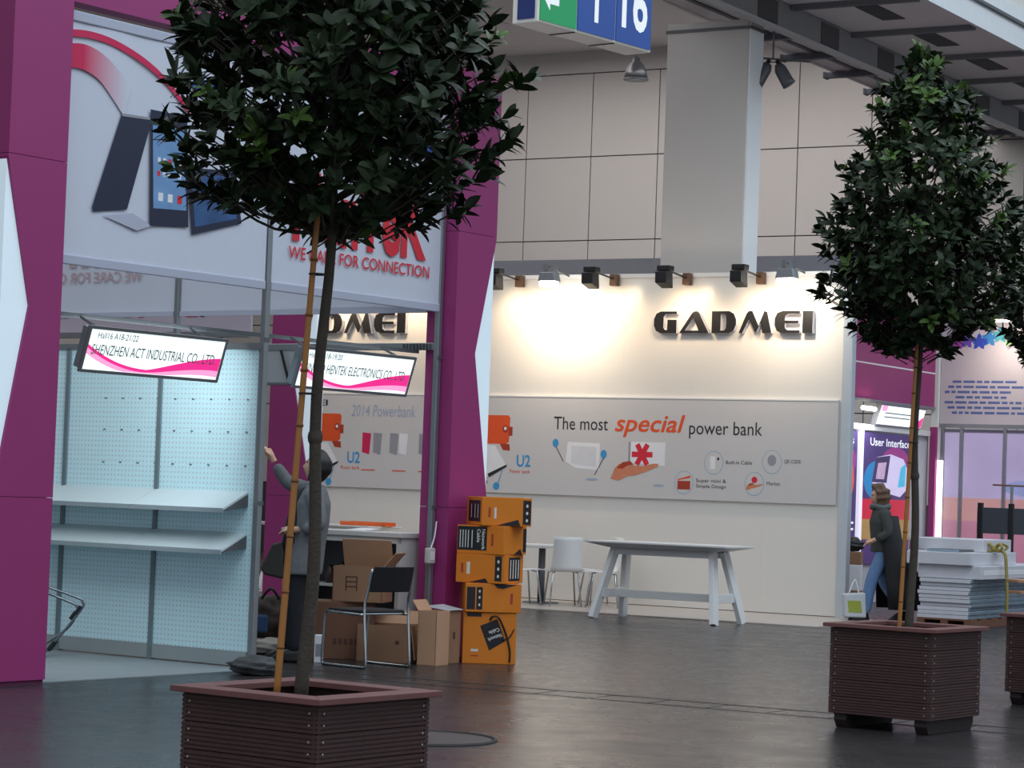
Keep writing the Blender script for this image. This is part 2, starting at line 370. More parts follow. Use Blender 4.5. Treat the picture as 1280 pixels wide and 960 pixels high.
# posters
def wallet(p, x, z):
    pr('wallet_print', p, M_orange, [(x, z + .02), (x + .55, z + .02), (x + .59, z + .05), (x + .6, z + .37), (x + .57, z + .4), (x, z + .4)], -.036)
    pr('wallet_print', p, M_rust, [(x + .45, z + .02), (x + .6, z + .02), (x + .61, z - .07), (x + .5, z - .06)], -.0355)
    pr('clasp_print', p, M_rust, ell(x + .53, z + .22, .045, .05), -.037); pr('clasp_print', p, M_lpr, ell(x + .53, z + .225, .02, .022), -.038)
    pr('wallet_print', p, M_rust, [(x + .58, z + .13), (x + .64, z + .13), (x + .64, z + .25), (x + .58, z + .25)], -.0365)
    pr('card_print', p, M_green, [(x - .05, z), (x + .03, z), (x + .2, z - .34), (x - .05, z - .36)], -.036)
    pr('power_bank_print', p, M_lpr, [(x + .03, z), (x + .38, z + .0), (x + .56, z - .26), (x + .28, z - .42)], -.037)
    pr('cable_print', p, M_dark, [(x + .28, z - .38), (x + .57, z - .25), (x + .57, z - .28), (x + .3, z - .43)], -.038)
    pr('plug_print', p, M_cyan, ell(x + .42, z - .54, .05, .05), -.037); pr('cable_print', p, M_cyan, [(x + .44, z - .5), (x + .5, z - .32), (x + .51, z - .32), (x + .455, z - .5)], -.037)
    pr('plug_print', p, M_gpr, ell(x + .25, z - .49, .04, .025), -.037)
    text('letter', 'U2', p, M_cyan, x + .72, x + .93, z - .27, .15, -.037, bold=.02); text('lettering', 'Power bank', p, M_orange, x + .62, x + .93, z - .36, .05, -.037)
def hand(p, x, z, k=1.0, y=-.037):
    P = [(0, 0), (.07, .16), (.14, .22), (.3, .25), (.4, .2), (.55, .2), (.72, .24), (.8, .24), (.79, .2), (.6, .12), (.42, .06), (.28, .04), (.14, -.03)]
    pr('hand_print', p, M_skinp, [(x + a * k, z + b * k) for a, b in P], y)
    pr('thumb_print', p, M_rust, [(x + a * k, z + b * k) for a, b in [(.1, .16), (.2, .25), (.33, .27), (.38, .22), (.28, .2), (.2, .15)]], y - .0005)
def poster(label, x0, x1):
    p = thing('poster_board', label, 'poster', GM, (0, 0, 0))
    MB().box(x0, x1, -.035, -.001, 1.38, 2.657).obj('board', M_poster, p, bevel=.006)
    MB().box(x0, x1, -.04, -.001, 2.657, 2.675).obj('edge_strip', M_white, p)
    return p
M_palb = mat('pale_blue_print', (158, 172, 196), .5)
p1 = poster('wide grey poster board about the most special power bank, below the large letters', -5.75, .11)
gadmei('logo_letter', p1, -5.62, -4.97, 2.52, .075, -.037, 0, M_dark)
wallet(p1, -5.16, 2.01)
text('lettering', 'The most', p1, M_dark, -3.894, -3.09, 2.24, .17, -.037)
text('lettering', 'special', p1, M_orange, -2.99, -1.98, 2.235, .22, -.037, bold=.015, shear=.25)
text('lettering', 'power bank', p1, M_dark, -1.92, -.905, 2.215, .17, -.037)
pr('power_bank_print', p1, M_lpr, [(-3.7, 1.82), (-3.68, 2.08), (-3.2, 2.07), (-3.2, 1.72), (-3.55, 1.74)], -.036)
pr('power_bank_print', p1, mat('pale_print', (216, 216, 220), .5), [(-3.62, 1.8), (-3.62, 2.03), (-3.25, 2.02), (-3.25, 1.76)], -.0365)
for (a, b, c_, d_) in ((-3.86, 2.06, -3.74, 1.82), (-3.14, 1.93, -3.27, 1.66)):
    pr('earbud_print', p1, M_cyan, ell(a, b, .045, .055), -.037); pr('cable_print', p1, M_dark, [(a, b - .04), (a + .012, b - .04), (c_ + .012, d_), (c_, d_)], -.037)
pr('mark_print', p1, M_palb, ell(-3.3, 1.6, .09, .014), -.037); pr('mark_print', p1, M_palb, ell(-2.33, 1.55, .08, .014), -.037)
pr('gift_card_print', p1, M_lpr, [(-2.76, 1.83), (-2.76, 2.1), (-2.25, 2.1), (-2.25, 1.8)], -.036)
pr('gift_card_print', p1, M_gpr, [(-2.78, 1.83), (-2.78, 2.1), (-2.75, 2.1), (-2.75, 1.83)], -.0365)
for a in (0, 60, 120):
    c, s_ = math.cos(R(a)), math.sin(R(a)); pr('ribbon_print', p1, M_red, [(-2.58 + c * .15 - s_ * .035, 1.94 + s_ * .15 + c * .035), (-2.58 - c * .15 - s_ * .035, 1.94 - s_ * .15 + c * .035), (-2.58 - c * .15 + s_ * .035, 1.94 - s_ * .15 - c * .035), (-2.58 + c * .15 + s_ * .035, 1.94 + s_ * .15 - c * .035)], -.0372 - a * 1e-6)
hand(p1, -3.03, 1.62, .86, -.0376)
for cx, cz, kind, tx, tl in ((-1.97, 1.60, 'w', [('Super mini &', 1.61), ('Simple Design', 1.54)], .42), (-1.56, 1.86, 'c', [('Built-in Cable', 1.85)], .36), (-.99, 1.61, 'h', [('Market', 1.60)], .18), (-.76, 1.89, 'q', [('QR CODE', 1.88)], .22)):
    pr('circle_print', p1, mat('circle_line', (150, 180, 200), .5), ell(cx, cz, .135, .15), -.036); pr('circle_print', p1, M_poster, ell(cx, cz, .125, .14), -.0365)
    if kind == 'w':
        pr('icon_print', p1, M_rust, [(cx - .09, cz - .09), (cx + .09, cz - .09), (cx + .09, cz + .02), (cx - .09, cz + .02)], -.037); pr('icon_print', p1, M_orange, [(cx - .09, cz + .04), (cx + .09, cz + .09), (cx + .09, cz + .06), (cx - .09, cz + .025)], -.037)
    if kind == 'h': hand(p1, cx - .12, cz - .07, .3, -.037); pr('icon_print', p1, M_red, ell(cx, cz + .05, .04, .04), -.037)
    if kind == 'c': pr('icon_print', p1, M_lpr, [(cx - .05, cz - .08), (cx + .02, cz - .08), (cx + .02, cz + .08), (cx - .05, cz + .08)], -.037); pr('icon_print', p1, M_dark, ell(cx + .06, cz + .05, .016, .02), -.037)
    if kind == 'q': pr('icon_print', p1, M_gpr, ell(cx, cz + .02, .06, .07), -.0368)
    for t_, zz in tx: text('lettering', t_, p1, M_dark, cx + .17, cx + .17 + tl, zz, .045, -.037)
p2 = poster('grey 2014 Powerbank poster board seen through the magenta stand', -8.0, -5.80)
gadmei('logo_letter', p2, -8.0, -7.5, 2.50, .08, -.037, 0, M_dark)
wallet(p2, -7.86, 1.99)
text('lettering', '2014 Powerbank', p2, mat('pale_blue_print', (158, 172, 196), .5), -7.10, -6.05, 2.36, .16, -.037, shear=.15)
for x_, m_ in ((-6.9, M_crim), (-6.72, M_gpr), (-6.45, M_gpr), (-6.3, M_lpr), (-5.98, M_gpr)):
    pr('power_bank_print', p2, m_, [(x_, 1.87), (x_ + .12, 1.84), (x_ + .14, 2.13), (x_, 2.14)], -.037)
for x_ in (-6.9, -6.4, -5.98): pr('caption_print', p2, M_orange, [(x_, 1.62), (x_ + .22, 1.62), (x_ + .22, 1.635), (x_, 1.635)], -.037)
# arm lamps on the wall top and two floodlights
def spot(o, loc, tgt, power, col, ang, blend=.8, rad=.05):
    l = bpy.data.lights.new('lamp_light', 'SPOT'); l.energy = power; l.color = col; l.spot_size = R(ang); l.spot_blend = blend; l.shadow_soft_size = rad
    q = bpy.data.objects.new('lamp_light', l); COL.objects.link(q); q.parent = o
    d = Vector(tgt) - Vector(loc); q.matrix_local = Matrix.Translation(loc) @ d.to_track_quat('-Z', 'Y').to_matrix().to_4x4()
WARM = (1.0, .74, .46)
al_names = ('leftmost one, beside the magenta pillar', 'second from the magenta pillar', 'above the letters G and A', 'above the letters M and E', 'seen through the magenta stand, left', 'seen through the magenta stand, right')
for k, xm in enumerate((-4.47, -3.05, -2.0, -.97, -7.3, -6.1)):
    a = thing('arm_lamp', 'black arm spotlight on the lit wall, ' + al_names[k], 'lamp', GM, (xm, 0, 4.2), group='arm lamps on the stand wall')
    MB().box(-.05, .05, -.12, -.021, -.09, .06).obj('mount_box', mat('mount_brown', (92, 62, 40), .5), a, bevel=.006)
    MB().tube([(0, -.1, 0), (0, -.68, .05)], .013).obj('arm', M_black, a)
    MB().box(-.09, .09, -.76, -.62, .03, .1).obj('knuckle', M_black, a, bevel=.01)
    hd = MB().add([Vector((x, y, z)) for x, y, z in ((-.09, -.80, -.12), (.07, -.80, -.12), (.07, -.6, -.18), (-.09, -.6, -.18), (-.09, -.8, .02), (.07, -.8, .02), (.07, -.62, .02), (-.09, -.62, .02))], [(3, 2, 1, 0), (4, 5, 6, 7), (0, 1, 5, 4), (1, 2, 6, 5), (2, 3, 7, 6), (3, 0, 4, 7)]).obj('lamp_head', M_black, a, bevel=.01)
    MB().add([(-.075, -.594, -.165), (.055, -.594, -.165), (.055, -.606, -.02), (-.075, -.606, -.02)], [(0, 3, 2, 1)]).obj('lamp_glass', M_bulb, a)
    spot(a, (0, -.5, -.16), (0, 0, -.75), 30, WARM, 130, 1.0, .1)
for k, (xm, y_, lab) in enumerate(((-3.75, -.55, 'bright halogen floodlight on the lit wall top between two black arm lamps'), (-.40, -.55, 'bright halogen floodlight on the lit wall top half behind the leaves'))):
    a = thing('floodlight', lab, 'lamp', GM, (xm, y_, 4.2), group='halogen floodlights on the stand wall')
    MB().tube([(0, y_ * -1 - .03, .05), (0, 0, .12)], .012).obj('bracket', M_alud, a)
    for s_ in (-1, 1): MB().box(s_ * .07 - .02, s_ * .07 + .02, -.06, .06, .0, .16).obj('cooling_fin', M_alu, a)
    MB().prism([(-.13, -.07), (.13, -.07), (.1, .05), (-.1, .05)], -.08, .08).obj('housing', M_alu, a, bevel=.01)
    MB().box(-.10, .10, -.075, .06, -.13, -.072).obj('glass', mat('halogen_glow', (255, 246, 232), .3, emit=60, var=0), a)
    spot(a, (0, .02, -.16), (0, .5, -.6), 85 if k == 0 else 42, (1.0, .82, .6), 120, .9, .06)
# hall lamps
dl = thing('dome_lamp', 'grey metal dome lamp hanging in front of the panelled hall wall', 'lamp', None, (1.37, 30, 6.46))
MB().loft([(0, 0, 0, .15, .15), (0, 0, .1, .125, .125), (0, 0, .18, .09, .09), (0, 0, .22, .05, .05), (0, 0, .27, .04, .04)]).obj('shade', mat('lamp_metal', (150, 146, 146), .35, .8), dl, True)
MB().loft([(0, 0, -.012, .155, .155), (0, 0, .004, .155, .155)]).obj('rim', M_alu, dl, True)
MB().tube([(0, 0, .27), (0, 0, 1.13)], .012).obj('rod', M_alud, dl)
sc_ = thing('twin_spotlight', 'pair of grey can spotlights hanging right of the column', 'lamp', None, (3.33, 33, 7.0))
MB().tube([(-.45, 0, .32), (.5, 0, .28)], .014).obj('bar', M_alud, sc_); MB().tube([(0, 0, .3), (0, 0, 1.0)], .014).obj('drop_rod', M_alud, sc_)
for s_ in (-1, 1):
    MB().tube([(s_ * .05, 0, .28), (s_ * .1, -.02, .2)], .03).obj('yoke', M_black, sc_)
    MB().tube([(s_ * .07, 0, .22), (s_ * .1, -.02, .16), (s_ * .2, -.06, -.02), (s_ * .22, -.065, -.05)], [.06, .085, .09, .095], 14).obj('can', M_alud, sc_, True)
# overhead direction sign
sg = thing('direction_sign', 'hanging blue and green direction sign reading 16', 'sign', None, (.10, 19.72, 5.18), R(52))
MB().box(0, 1.58, 0, .26, 0, 1.0).obj('box', mat('sign_frame', (226, 224, 216), .5, emit=.1), sg, bevel=.01)
MB().box(.02, .50, -.012, .0, .02, .98).obj('exit_panel', mat('exit_green', (24, 140, 84), .4, emit=.35), sg)
for a, b in ((.52, 1.04), (1.06, 1.56)): MB().box(a, b, -.012, 0, .02, .98).obj('blue_panel', mat('sign_blue', (38, 76, 150), .4, emit=.18), sg)
MB().box(-.012, 0, .03, .2, .03, .97).obj('end_panel', mat('sign_end_blue', (30, 52, 112), .4, emit=.1), sg)
M_sgw = mat('sign_white', (235, 238, 238), .4, emit=.35)
pr('arrow', sg, M_sgw, [(.06, .2), (.14, .29), (.14, .235), (.26, .235), (.26, .165), (.14, .165), (.14, .11)], -.014)
pr('arrow', sg, M_sgw, [(.745, .12), (.80, .12), (.80, .6), (.9, .48), (.95, .53), (.775, .74), (.60, .53), (.65, .48), (.745, .6)], -.014)
text('lettering', '16', sg, M_sgw, 1.13, 1.50, .16, .46, -.014, bold=.02)
for a in (.5, 1.05): MB().box(a - .006, a + .006, 0, .26, -.008, 0).obj('joint', M_dark, sg)
for a in (.3, 1.3): MB().tube([(a, .13, 1.0), (a, .13, 8.6)], .008).obj('hanger', M_alud, sg)

# ------------------------------------------------------------------ trestle tables, round table and white chairs
def trestle(label, M, loc, rz=0.0):
    t = thing('trestle_table', label, 'table', M, loc, rz, 'white trestle tables of the lit stand')
    hx, hy, H = .9, .4, .885
    v = [(-hx, -hy, H), (hx, -hy, H), (hx, hy, H), (-hx, hy, H), (-hx, -hy, H - .016), (hx, -hy, H - .016), (hx, hy, H - .016), (-hx, hy, H - .016), (-hx + .26, -hy + .12, H - .07), (hx - .26, -hy + .12, H - .07), (hx - .26, hy - .12, H - .07), (-hx + .26, hy - .12, H - .07)]
    MB().add(v, [(0, 1, 2, 3), (4, 5, 1, 0), (5, 6, 2, 1), (6, 7, 3, 2), (7, 4, 0, 3), (8, 9, 5, 4), (9, 10, 6, 5), (10, 11, 7, 6), (11, 8, 4, 7), (11, 10, 9, 8)]).obj('tabletop', M_white, t)
    for sx in (-1, 1):
        for sy in (-1, 1): MB().beam((sx * .77, sy * .37, .0), (sx * .62, sy * .14, H - .07), .13, .06, (1, 0, 0)).obj('leg', M_white, t, bevel=.004)
        MB().box(sx * .7 - .03, sx * .7 + .03, -.3, .3, .24, .34).obj('cross_rail', M_white, t, bevel=.004)
    MB().box(-.7, .7, -.03, .03, .24, .33).obj('stretcher', M_white, t, bevel=.004)
    for sy in (-1, 1): MB().box(-.66, .66, sy * .17 - .025, sy * .17 + .025, H - .15, H - .07).obj('apron', M_white, t, bevel=.004)
    return t
trestle('white trestle table with splayed legs standing before the lit wall', GM, (-.7, -2.9, .0))
trestle('white trestle table far behind the counter of the magenta stand', GM, (-6.35, -1.6, .012))
fb = thing('orange_flyer_box', 'low orange tray on the far table behind the magenta stand', 'tray', GM, (-5.75, -1.55, .897))
MB().box(-.35, .35, -.12, .12, 0, .015).obj('base', mat('tray_orange', (236, 110, 50), .5), fb)
for s_ in (-1, 1): MB().box(-.35, .35, s_ * .12 - .008, s_ * .12 + .008, .015, .05).obj('side', MATS['tray_orange'], fb)
rt = thing('round_table', 'round white table on a dark column between the white chairs', 'table', None, (.46, 31.55, .012))
MB().loft([(0, 0, .70, .40, .40), (0, 0, .725, .42, .42), (0, 0, .74, .42, .42)]).obj('tabletop', M_white, rt)
MB().tube([(0, 0, .01), (0, 0, .70)], .045, 14).obj('column', M_alud, rt, True); MB().loft([(0, 0, 0, .24, .24), (0, 0, .015, .22, .22)]).obj('base', M_alud, rt)
def white_chair(label, loc, rz):
    t = thing('white_chair', label, 'chair', None, loc, rz, 'white shell chairs at the round table')
    prof = arcpts([(.23, 0, .445), (.12, 0, .45), (-.12, 0, .435), (-.19, 0, .46), (-.215, 0, .55), (-.25, 0, .86)], 5)
    vs = []; n = len(prof)
    for off in (0, .012):
        for i, q in enumerate(prof):
            d = (prof[min(i + 1, n - 1)] - prof[max(i - 1, 0)]).normalized(); nn = Vector((-d.z, 0, d.x)) * off
            hw = .2 if i < n * .6 else .2 - .03 * (i - n * .6) / (n * .4)
            for sy in (-1, 1): vs.append(q + nn + Vector((0, sy * hw, 0)))
    fs = []
    for i in range(n - 1):
        a = 2 * i; b = 2 * n + a
        fs += [(a, a + 1, a + 3, a + 2), (b, b + 2, b + 3, b + 1), (a, a + 2, b + 2, b), (a + 1, b + 1, b + 3, a + 3)]
    fs += [(0, 2 * n, 2 * n + 1, 1), (2 * n - 2, 2 * n - 1, 4 * n - 1, 4 * n - 2)]
    MB().add(vs, fs).obj('shell', M_white, t, True)
    for sx, sy in ((1, 1), (1, -1), (-1, 1), (-1, -1)):
        MB().tube([(sx * .09 - .02, sy * .12, .43), (sx * .15 - .02, sy * .16, .41), (sx * .2 - .02, sy * .2, .0)], .011).obj('leg', M_chrome, t, True)
white_chair('white shell chair turned with its back to the camera beside the trestle table', (.72, 31.0, .012), R(100))
white_chair('white shell chair facing right, just past the orange boxes', (.22, 31.0, .012), R(20))
white_chair('white shell chair half behind the left leg of the trestle table', (1.2, 30.95, .012), R(175))
white_chair('white shell chair farthest back, only its top edge above the trestle table', (1.18, 31.62, .012), R(200))

# ------------------------------------------------------------------ magenta stand
MB_c = MB().box(-.1, 2.25, -.1, 4.4, 0, .008); struct('floor_2', MB_c, M_carpet, HM, 'grey carpet in the left bay of the magenta stand')
def pillar(label, M, loc, sgn, rz=0.0):
    t = thing('stand_pillar', label, 'pillar', M, loc, rz, 'magenta pillars with white wedges')
    W = .54
    def P(pts): return [(x * sgn, z) for x, z in pts]
    MB().prism(P([(0, .03), (W, .03), (W, 1.268), (0, 1.268)]), -.15, .15).obj('panel', M_pink, t)
    MB().prism(P([(0, 1.272), (W, 1.272), (W, 1.30), (W - .25, 2.57), (W, 3.56), (W, 3.578), (0, 3.578)]), -.15, .15).obj('panel', M_pink, t)
    MB().prism(P([(0, 3.582), (W, 3.582), (W, 4.95), (0, 4.95)]), -.15, .15).obj('panel', M_pink, t)
    MB().prism(P([(W - .002, 1.32), (W - .248, 2.57), (W - .002, 3.54)]), -.13, .13).obj('light_wedge', M_wedge, t)
    MB().prism(P([(.01, 0), (W - .01, 0), (W - .01, .03), (.01, .03)]), -.14, .14).obj('plinth', M_pinkd, t)
    MB().prism(P([(.02, .5), (W - .02, .5), (W - .3, 2.57), (W - .02, 4.0), (W - .02, 4.9), (.02, 4.9)]), -.10, .10).obj('core', M_pinkd, t)
    return t
pillar('magenta pillar with a white wedge at the left edge of the view', HM, (-.03, 0, 0), -1)
pillar('magenta pillar with a white wedge behind the stacked orange boxes', HM, (4.46, 0, 0), 1)
pillar('magenta pillar with a white wedge far behind the reaching person', None, (-2.72, 28.6, 0), 1, R(-18))
tb = thing('stand_beam', 'magenta beam joining the two pillars above the white banner', 'beam', HM, (0, 0, 4.74))
MB().box(-.02, 2.2, .0, .16, 0, .2).obj('beam_panel', M_pink, tb); MB().box(2.204, 4.45, .0, .16, 0, .2).obj('beam_panel', M_pink, tb)
for xx, lab in ((.0, 'grey aluminium post beside the left magenta pillar'), (2.25, 'grey aluminium post in the middle of the stand front, ending the pegboard wall'), (4.425, 'grey aluminium post beside the magenta pillar by the orange boxes')):
    t = thing('frame_post', lab, 'post', HM, (xx, -.0, 0), group='aluminium posts of the stand front')
    MB().box(-.025, .025, -.025, .025, .012, 4.7).obj('profile', M_alu, t, bevel=.006); MB().box(-.045, .045, -.045, .045, 0, .012).obj('foot', M_alud, t)
    for zz in (1.25, 2.5, 3.9): MB().box(-.03, .03, -.03, -.024, zz, zz + .03).obj('clamp', M_alud, t)
def panel(t, x0, x1, z0, z1):
    nx, nz = 48, 1; vs = []; fs = []
    for o_ in (0, 1):
        for j in range(nz + 1):
            for i in range(nx + 1):
                vs.append((x0 + (x1 - x0) * i / nx, (-.012 if o_ == 0 else .0) + .003 * math.sin(i * .45), z0 + (z1 - z0) * j / nz))
    K = (nx + 1) * (nz + 1)
    for j in range(nz):
        for i in range(nx):
            a = j * (nx + 1) + i; fs += [(a, a + 1, a + nx + 2, a + nx + 1), (K + a, K + a + nx + 1, K + a + nx + 2, K + a + 1)]
    for i in range(nx): fs += [(i, K + i, K + i + 1, i + 1), (nz * (nx + 1) + i, nz * (nx + 1) + i + 1, K + nz * (nx + 1) + i + 1, K + nz * (nx + 1) + i)]
    return MB().add(vs, fs).obj('fabric', M_banner, t)
def banner_left(lab, M, loc, rz, group):
    t = thing('fabric_banner', lab, 'banner', M, loc, rz, group)
    panel(t, .03, 2.215, 2.9, 4.67); return t
b1 = banner_left('white banner with three printed tablets and crimson arcs', HM, (0, 0, 0), 0, 'white banners of the magenta stand')
MB().box(.03, 2.215, -.024, -.006, 2.895, 2.965).obj('hem', M_bannerb, b1, bevel=.008); MB().box(.03, 2.215, -.024, -.006, 4.60, 4.675).obj('hem', M_bannerb, b1, bevel=.008)
Y_ = -.026
top = arcpts([(.045, 0, 4.53), (.25, 0, 4.55), (.5, 0, 4.53), (.8, 0, 4.45), (1.05, 0, 4.33), (1.3, 0, 4.15)], 5)
bot = [(q.x, q.z - .05) for q in top]
pr('arc_print', b1, M_crim, [(q.x, q.z) for q in top] + bot[::-1], Y_)
t2 = arcpts([(.045, 0, 4.43), (.2, 0, 4.45), (.36, 0, 4.42), (.52, 0, 4.34), (.68, 0, 4.22)], 5); b2_ = arcpts([(.045, 0, 4.265), (.2, 0, 4.27), (.36, 0, 4.22), (.5, 0, 4.11), (.62, 0, 4.0)], 5)
n_ = len(t2)
M_grad = mat('crimson_gradient_print', (205, 28, 84), .6)
_nt = M_grad.node_tree; _sx = _nt.nodes.new('ShaderNodeSeparateXYZ'); _nt.links.new(_nt.nodes['Texture Coordinate'].outputs['Object'], _sx.inputs[0])
_cr = _nt.nodes.new('ShaderNodeValToRGB'); _cr.color_ramp.elements[0].position = .2; _cr.color_ramp.elements[0].color = (.61, .012, .09, 1); _cr.color_ramp.elements[1].position = .64; _cr.color_ramp.elements[1].color = (.61, .64, .74, 1)
_nt.links.new(_sx.outputs['X'], _cr.inputs['Fac']); _nt.links.new(_cr.outputs['Color'], _nt.nodes['Principled BSDF'].inputs['Base Color'])
pr('arc_print', b1, M_grad, [(q.x, q.z) for q in t2] + [(q.x, q.z) for q in b2_][::-1], Y_)
pr('shadow_print', b1, mat('tablet_shadow_print', (180, 184, 202), .8), [(.45, 3.27), (.75, 3.32), (.95, 3.25), (.8, 3.2)], Y_ + .0005)
pr('tablet_print', b1, M_navy, [(.60, 4.02), (.885, 4.03), (.885, 3.95), (.69, 3.34), (.36, 3.29), (.345, 3.32)], Y_)
pr('tablet_edge_print', b1, M_gpr, [(.60, 4.02), (.885, 4.03), (.885, 4.012), (.60, 4.0)], Y_ - .0005)
pr('tablet_print', b1, M_navy, [(.885, 4.09), (1.27, 4.09), (1.33, 3.28), (.925, 3.25)], Y_ - .001); pr('screen_print', b1, M_screen, [(.915, 3.98), (1.24, 3.99), (1.30, 3.40), (.955, 3.38)], Y_ - .0015)
pr('tablet_print', b1, M_navy, [(1.29, 3.72), (1.815, 3.755), (1.905, 3.37), (1.37, 3.23)], Y_ - .002); pr('screen_print', b1, M_screend, [(1.335, 3.68), (1.775, 3.71), (1.85, 3.40), (1.40, 3.29)], Y_ - .0025)
for i in range(3): pr('icon_print', b1, M_red if i == 2 else M_lpr, [(1.0 + i * .1, 3.44), (1.05 + i * .1, 3.44), (1.05 + i * .1, 3.5), (1.0 + i * .1, 3.5)], Y_ - .002)
for i in range(5):
    for j in range(2): pr('icon_print', b1, M_lpr if (i + j) % 3 else M_red, [(.98 + i * .055, 3.62 + j * .1), (1.01 + i * .055, 3.62 + j * .1), (1.01 + i * .055, 3.655 + j * .1), (.98 + i * .055, 3.655 + j * .1)], Y_ - .002)
pr('emblem_print', b1, M_blue, ell(1.45, 4.33, .14, .06), Y_)
def banner_right(lab, M, loc, rz, group):
    t = thing('fabric_banner', lab, 'banner', M, loc, rz, group)
    panel(t, 2.28, 4.405, 2.9, 4.67); return t
b2 = banner_right('white banner reading HenTeK, we care for connection, in red', HM, (0, 0, 0), 0, 'white banners of the magenta stand')
MB().box(2.28, 4.405, -.024, -.006, 2.895, 2.965).obj('hem', M_bannerb, b2, bevel=.008); MB().box(2.28, 4.405, -.024, -.006, 4.60, 4.675).obj('hem', M_bannerb, b2, bevel=.008)
text('lettering', 'HenTeK', b2, M_red, 2.50, 4.19, 3.33, .52, Y_, bold=.035)
text('lettering', 'WE CARE FOR CONNECTION', b2, M_red, 2.46, 4.24, 3.165, .095, Y_, bold=.01)
pr('emblem_print', b2, M_blue, ell(4.1, 4.25, .13, .09), Y_)
# banners along the far side of the same stand, seen from behind
HS = HM @ Matrix.Translation((4.43, 0, 0)) @ Matrix.Rotation(R(90), 4, 'Z')
s1 = thing('fabric_banner', 'back of a white side banner, nearest the magenta pillar by the boxes', 'banner', HS, (0, 0, 0), 0, 'white banners of the magenta stand'); panel(s1, .12, 2.95, 2.9, 4.67)
s2 = thing('fabric_banner', 'back of a white side banner with red lettering showing through in reverse', 'banner', HS, (0, 0, 0), 0, 'white banners of the magenta stand'); panel(s2, 3.03, 5.9, 2.9, 4.67)
for q in (s1, s2):
    a, b = (.12, 2.95) if q is s1 else (3.03, 5.9); MB().box(a, b, .002, .02, 2.895, 2.94).obj('hem', M_bannerb, q)
# the far face looks inward (+y): reversed lettering
text('letter', 'WE CARE FOR CONNECTION', s2, M_ghost, 3.44, 5.4, 3.22, .1, .012, bold=.01)
text('letter', 'HenTeK', s2, M_ghost, 3.5, 5.4, 3.39, .5, .012, bold=.035)
pm = thing('frame_post', 'grey aluminium post between the two side banners seen from behind', 'post', HS, (2.99, 0, 0), group='aluminium posts of the stand front'); MB().box(-.025, .025, -.025, .025, 0, 4.7).obj('profile', M_alu, pm, bevel=.006)
rl = thing('frame_rail', 'grey aluminium rail across the stand just below the side banner', 'rail', HS, (0, 0, 2.58)); MB().box(.03, 5.9, -.02, .02, 0, .06).obj('profile', M_alu, rl, bevel=.004)
for k in range(9): MB().box(.06 + k * .035, .075 + k * .035, .021, .035, .0, .05).obj('cable_tie', M_alud, rl)
M_frm = mat('sign_frame_grey', (116, 118, 122), .5, .2)
# hanging light boxes with company names
def lightbox(lab, M, loc, rz, lines, w, lit=48):
    t = thing('light_box_sign', lab, 'sign', M, loc, rz, 'light box name signs of the magenta stand')
    T = Matrix.Rotation(R(17), 4, 'X')
    for a in ((0, w, -.012, .012, 0, .022), (0, w, -.012, .012, .318, .34), (0, .022, -.012, .012, .022, .318), (w - .022, w, -.012, .012, .022, .318)):
        MB().box(*[q for q in a]).obj('frame', M_frm, t, M=T)
    MB().box(.02, w - .02, .0, .08, .02, .32).obj('housing', M_alu, t, M=T)
    f = MB().box(.022, w - .022, -.006, -.001, .022, .318).obj('lit_panel', M_litw, t, M=T)
    x0, x1 = .024, w - .024; N = 24; up = []; lo = []
    for i in range(N + 1):
        u = i / N; x = x0 + (x1 - x0) * u
        zc = .04 + .15 * (1 - u * 2.2) ** 2 if u < .4545 else .04 + .085 * math.sin((u - .4545) / .5455 * math.pi / 2) ** 1.3
        th_ = .012 + .004 * (1 - u) if u < .45 else .012 + .05 * ((u - .45) / .55)
        up.append((x, min(zc + th_, .31))); lo.append((x, max(zc - th_ * .6, .026)))
    MB().poly(up + lo[::-1], -.007).obj('swoosh_print', M_litp, t, M=T)
    lo2 = [(x, max(z - (.02 + .05 * abs(i / N - .45)), .025)) for i, (x, z) in enumerate(lo)]
    MB().poly(lo + lo2[::-1], -.0068).obj('swoosh_print', M_litpp, t, M=T)
    for body, a, b, z, h in lines: text('lettering', body, t, M_litt, a, b, z, h, -.0078, M=T)
    MB().box(.04, w - .04, .081, .09, .03, .31).obj('bay_fill_panel', M_litw, t, M=T)  # added glowing panel on the sign back, brightens the bay
    l = bpy.data.lights.new('bay_fill_light', 'AREA'); l.shape = 'RECTANGLE'; l.size = w - .1; l.size_y = .28; l.energy = lit; l.color = (.86, .96, 1.0)  # added fill light for the pegboard bay behind the sign
    q = bpy.data.objects.new('bay_fill_light', l); COL.objects.link(q); q.parent = t; q.matrix_local = T @ Matrix.Translation((w / 2, .1, .17)) @ Matrix.Rotation(R(90), 4, 'X') @ Matrix.Rotation(R(-38), 4, 'X')
    for a in (.15, w - .15): MB().tube([(a, .0, .33), (a, .16, .40)], .01).obj('bracket', M_alud, t)
    return t
lightbox('light box sign of Shenzhen Act Industrial before the pegboard wall', HM, (.33, .03, 2.16), 0, [('Hall16 A18-21/22', .10, .50, .255, .045), ('SHENZHEN ACT INDUSTRIAL CO., LTD.', .07, 1.35, .135, .075)], 1.43)
lightbox('light box sign of Hentek Electronics beyond the tree trunk', HM, (2.62, .03, 2.17), 0, [('Hall16 A18-19/20', .10, .50, .255, .045), ('NINGBO HENTEK ELECTRONICS CO., LTD.', .07, 1.35, .135, .075)], 1.43, 10)
lb3 = thing('light_box_sign', 'grey back of a light box sign beyond the middle post', 'sign', HS, (1.55, 0, 2.28), 0, 'light box name signs of the magenta stand')
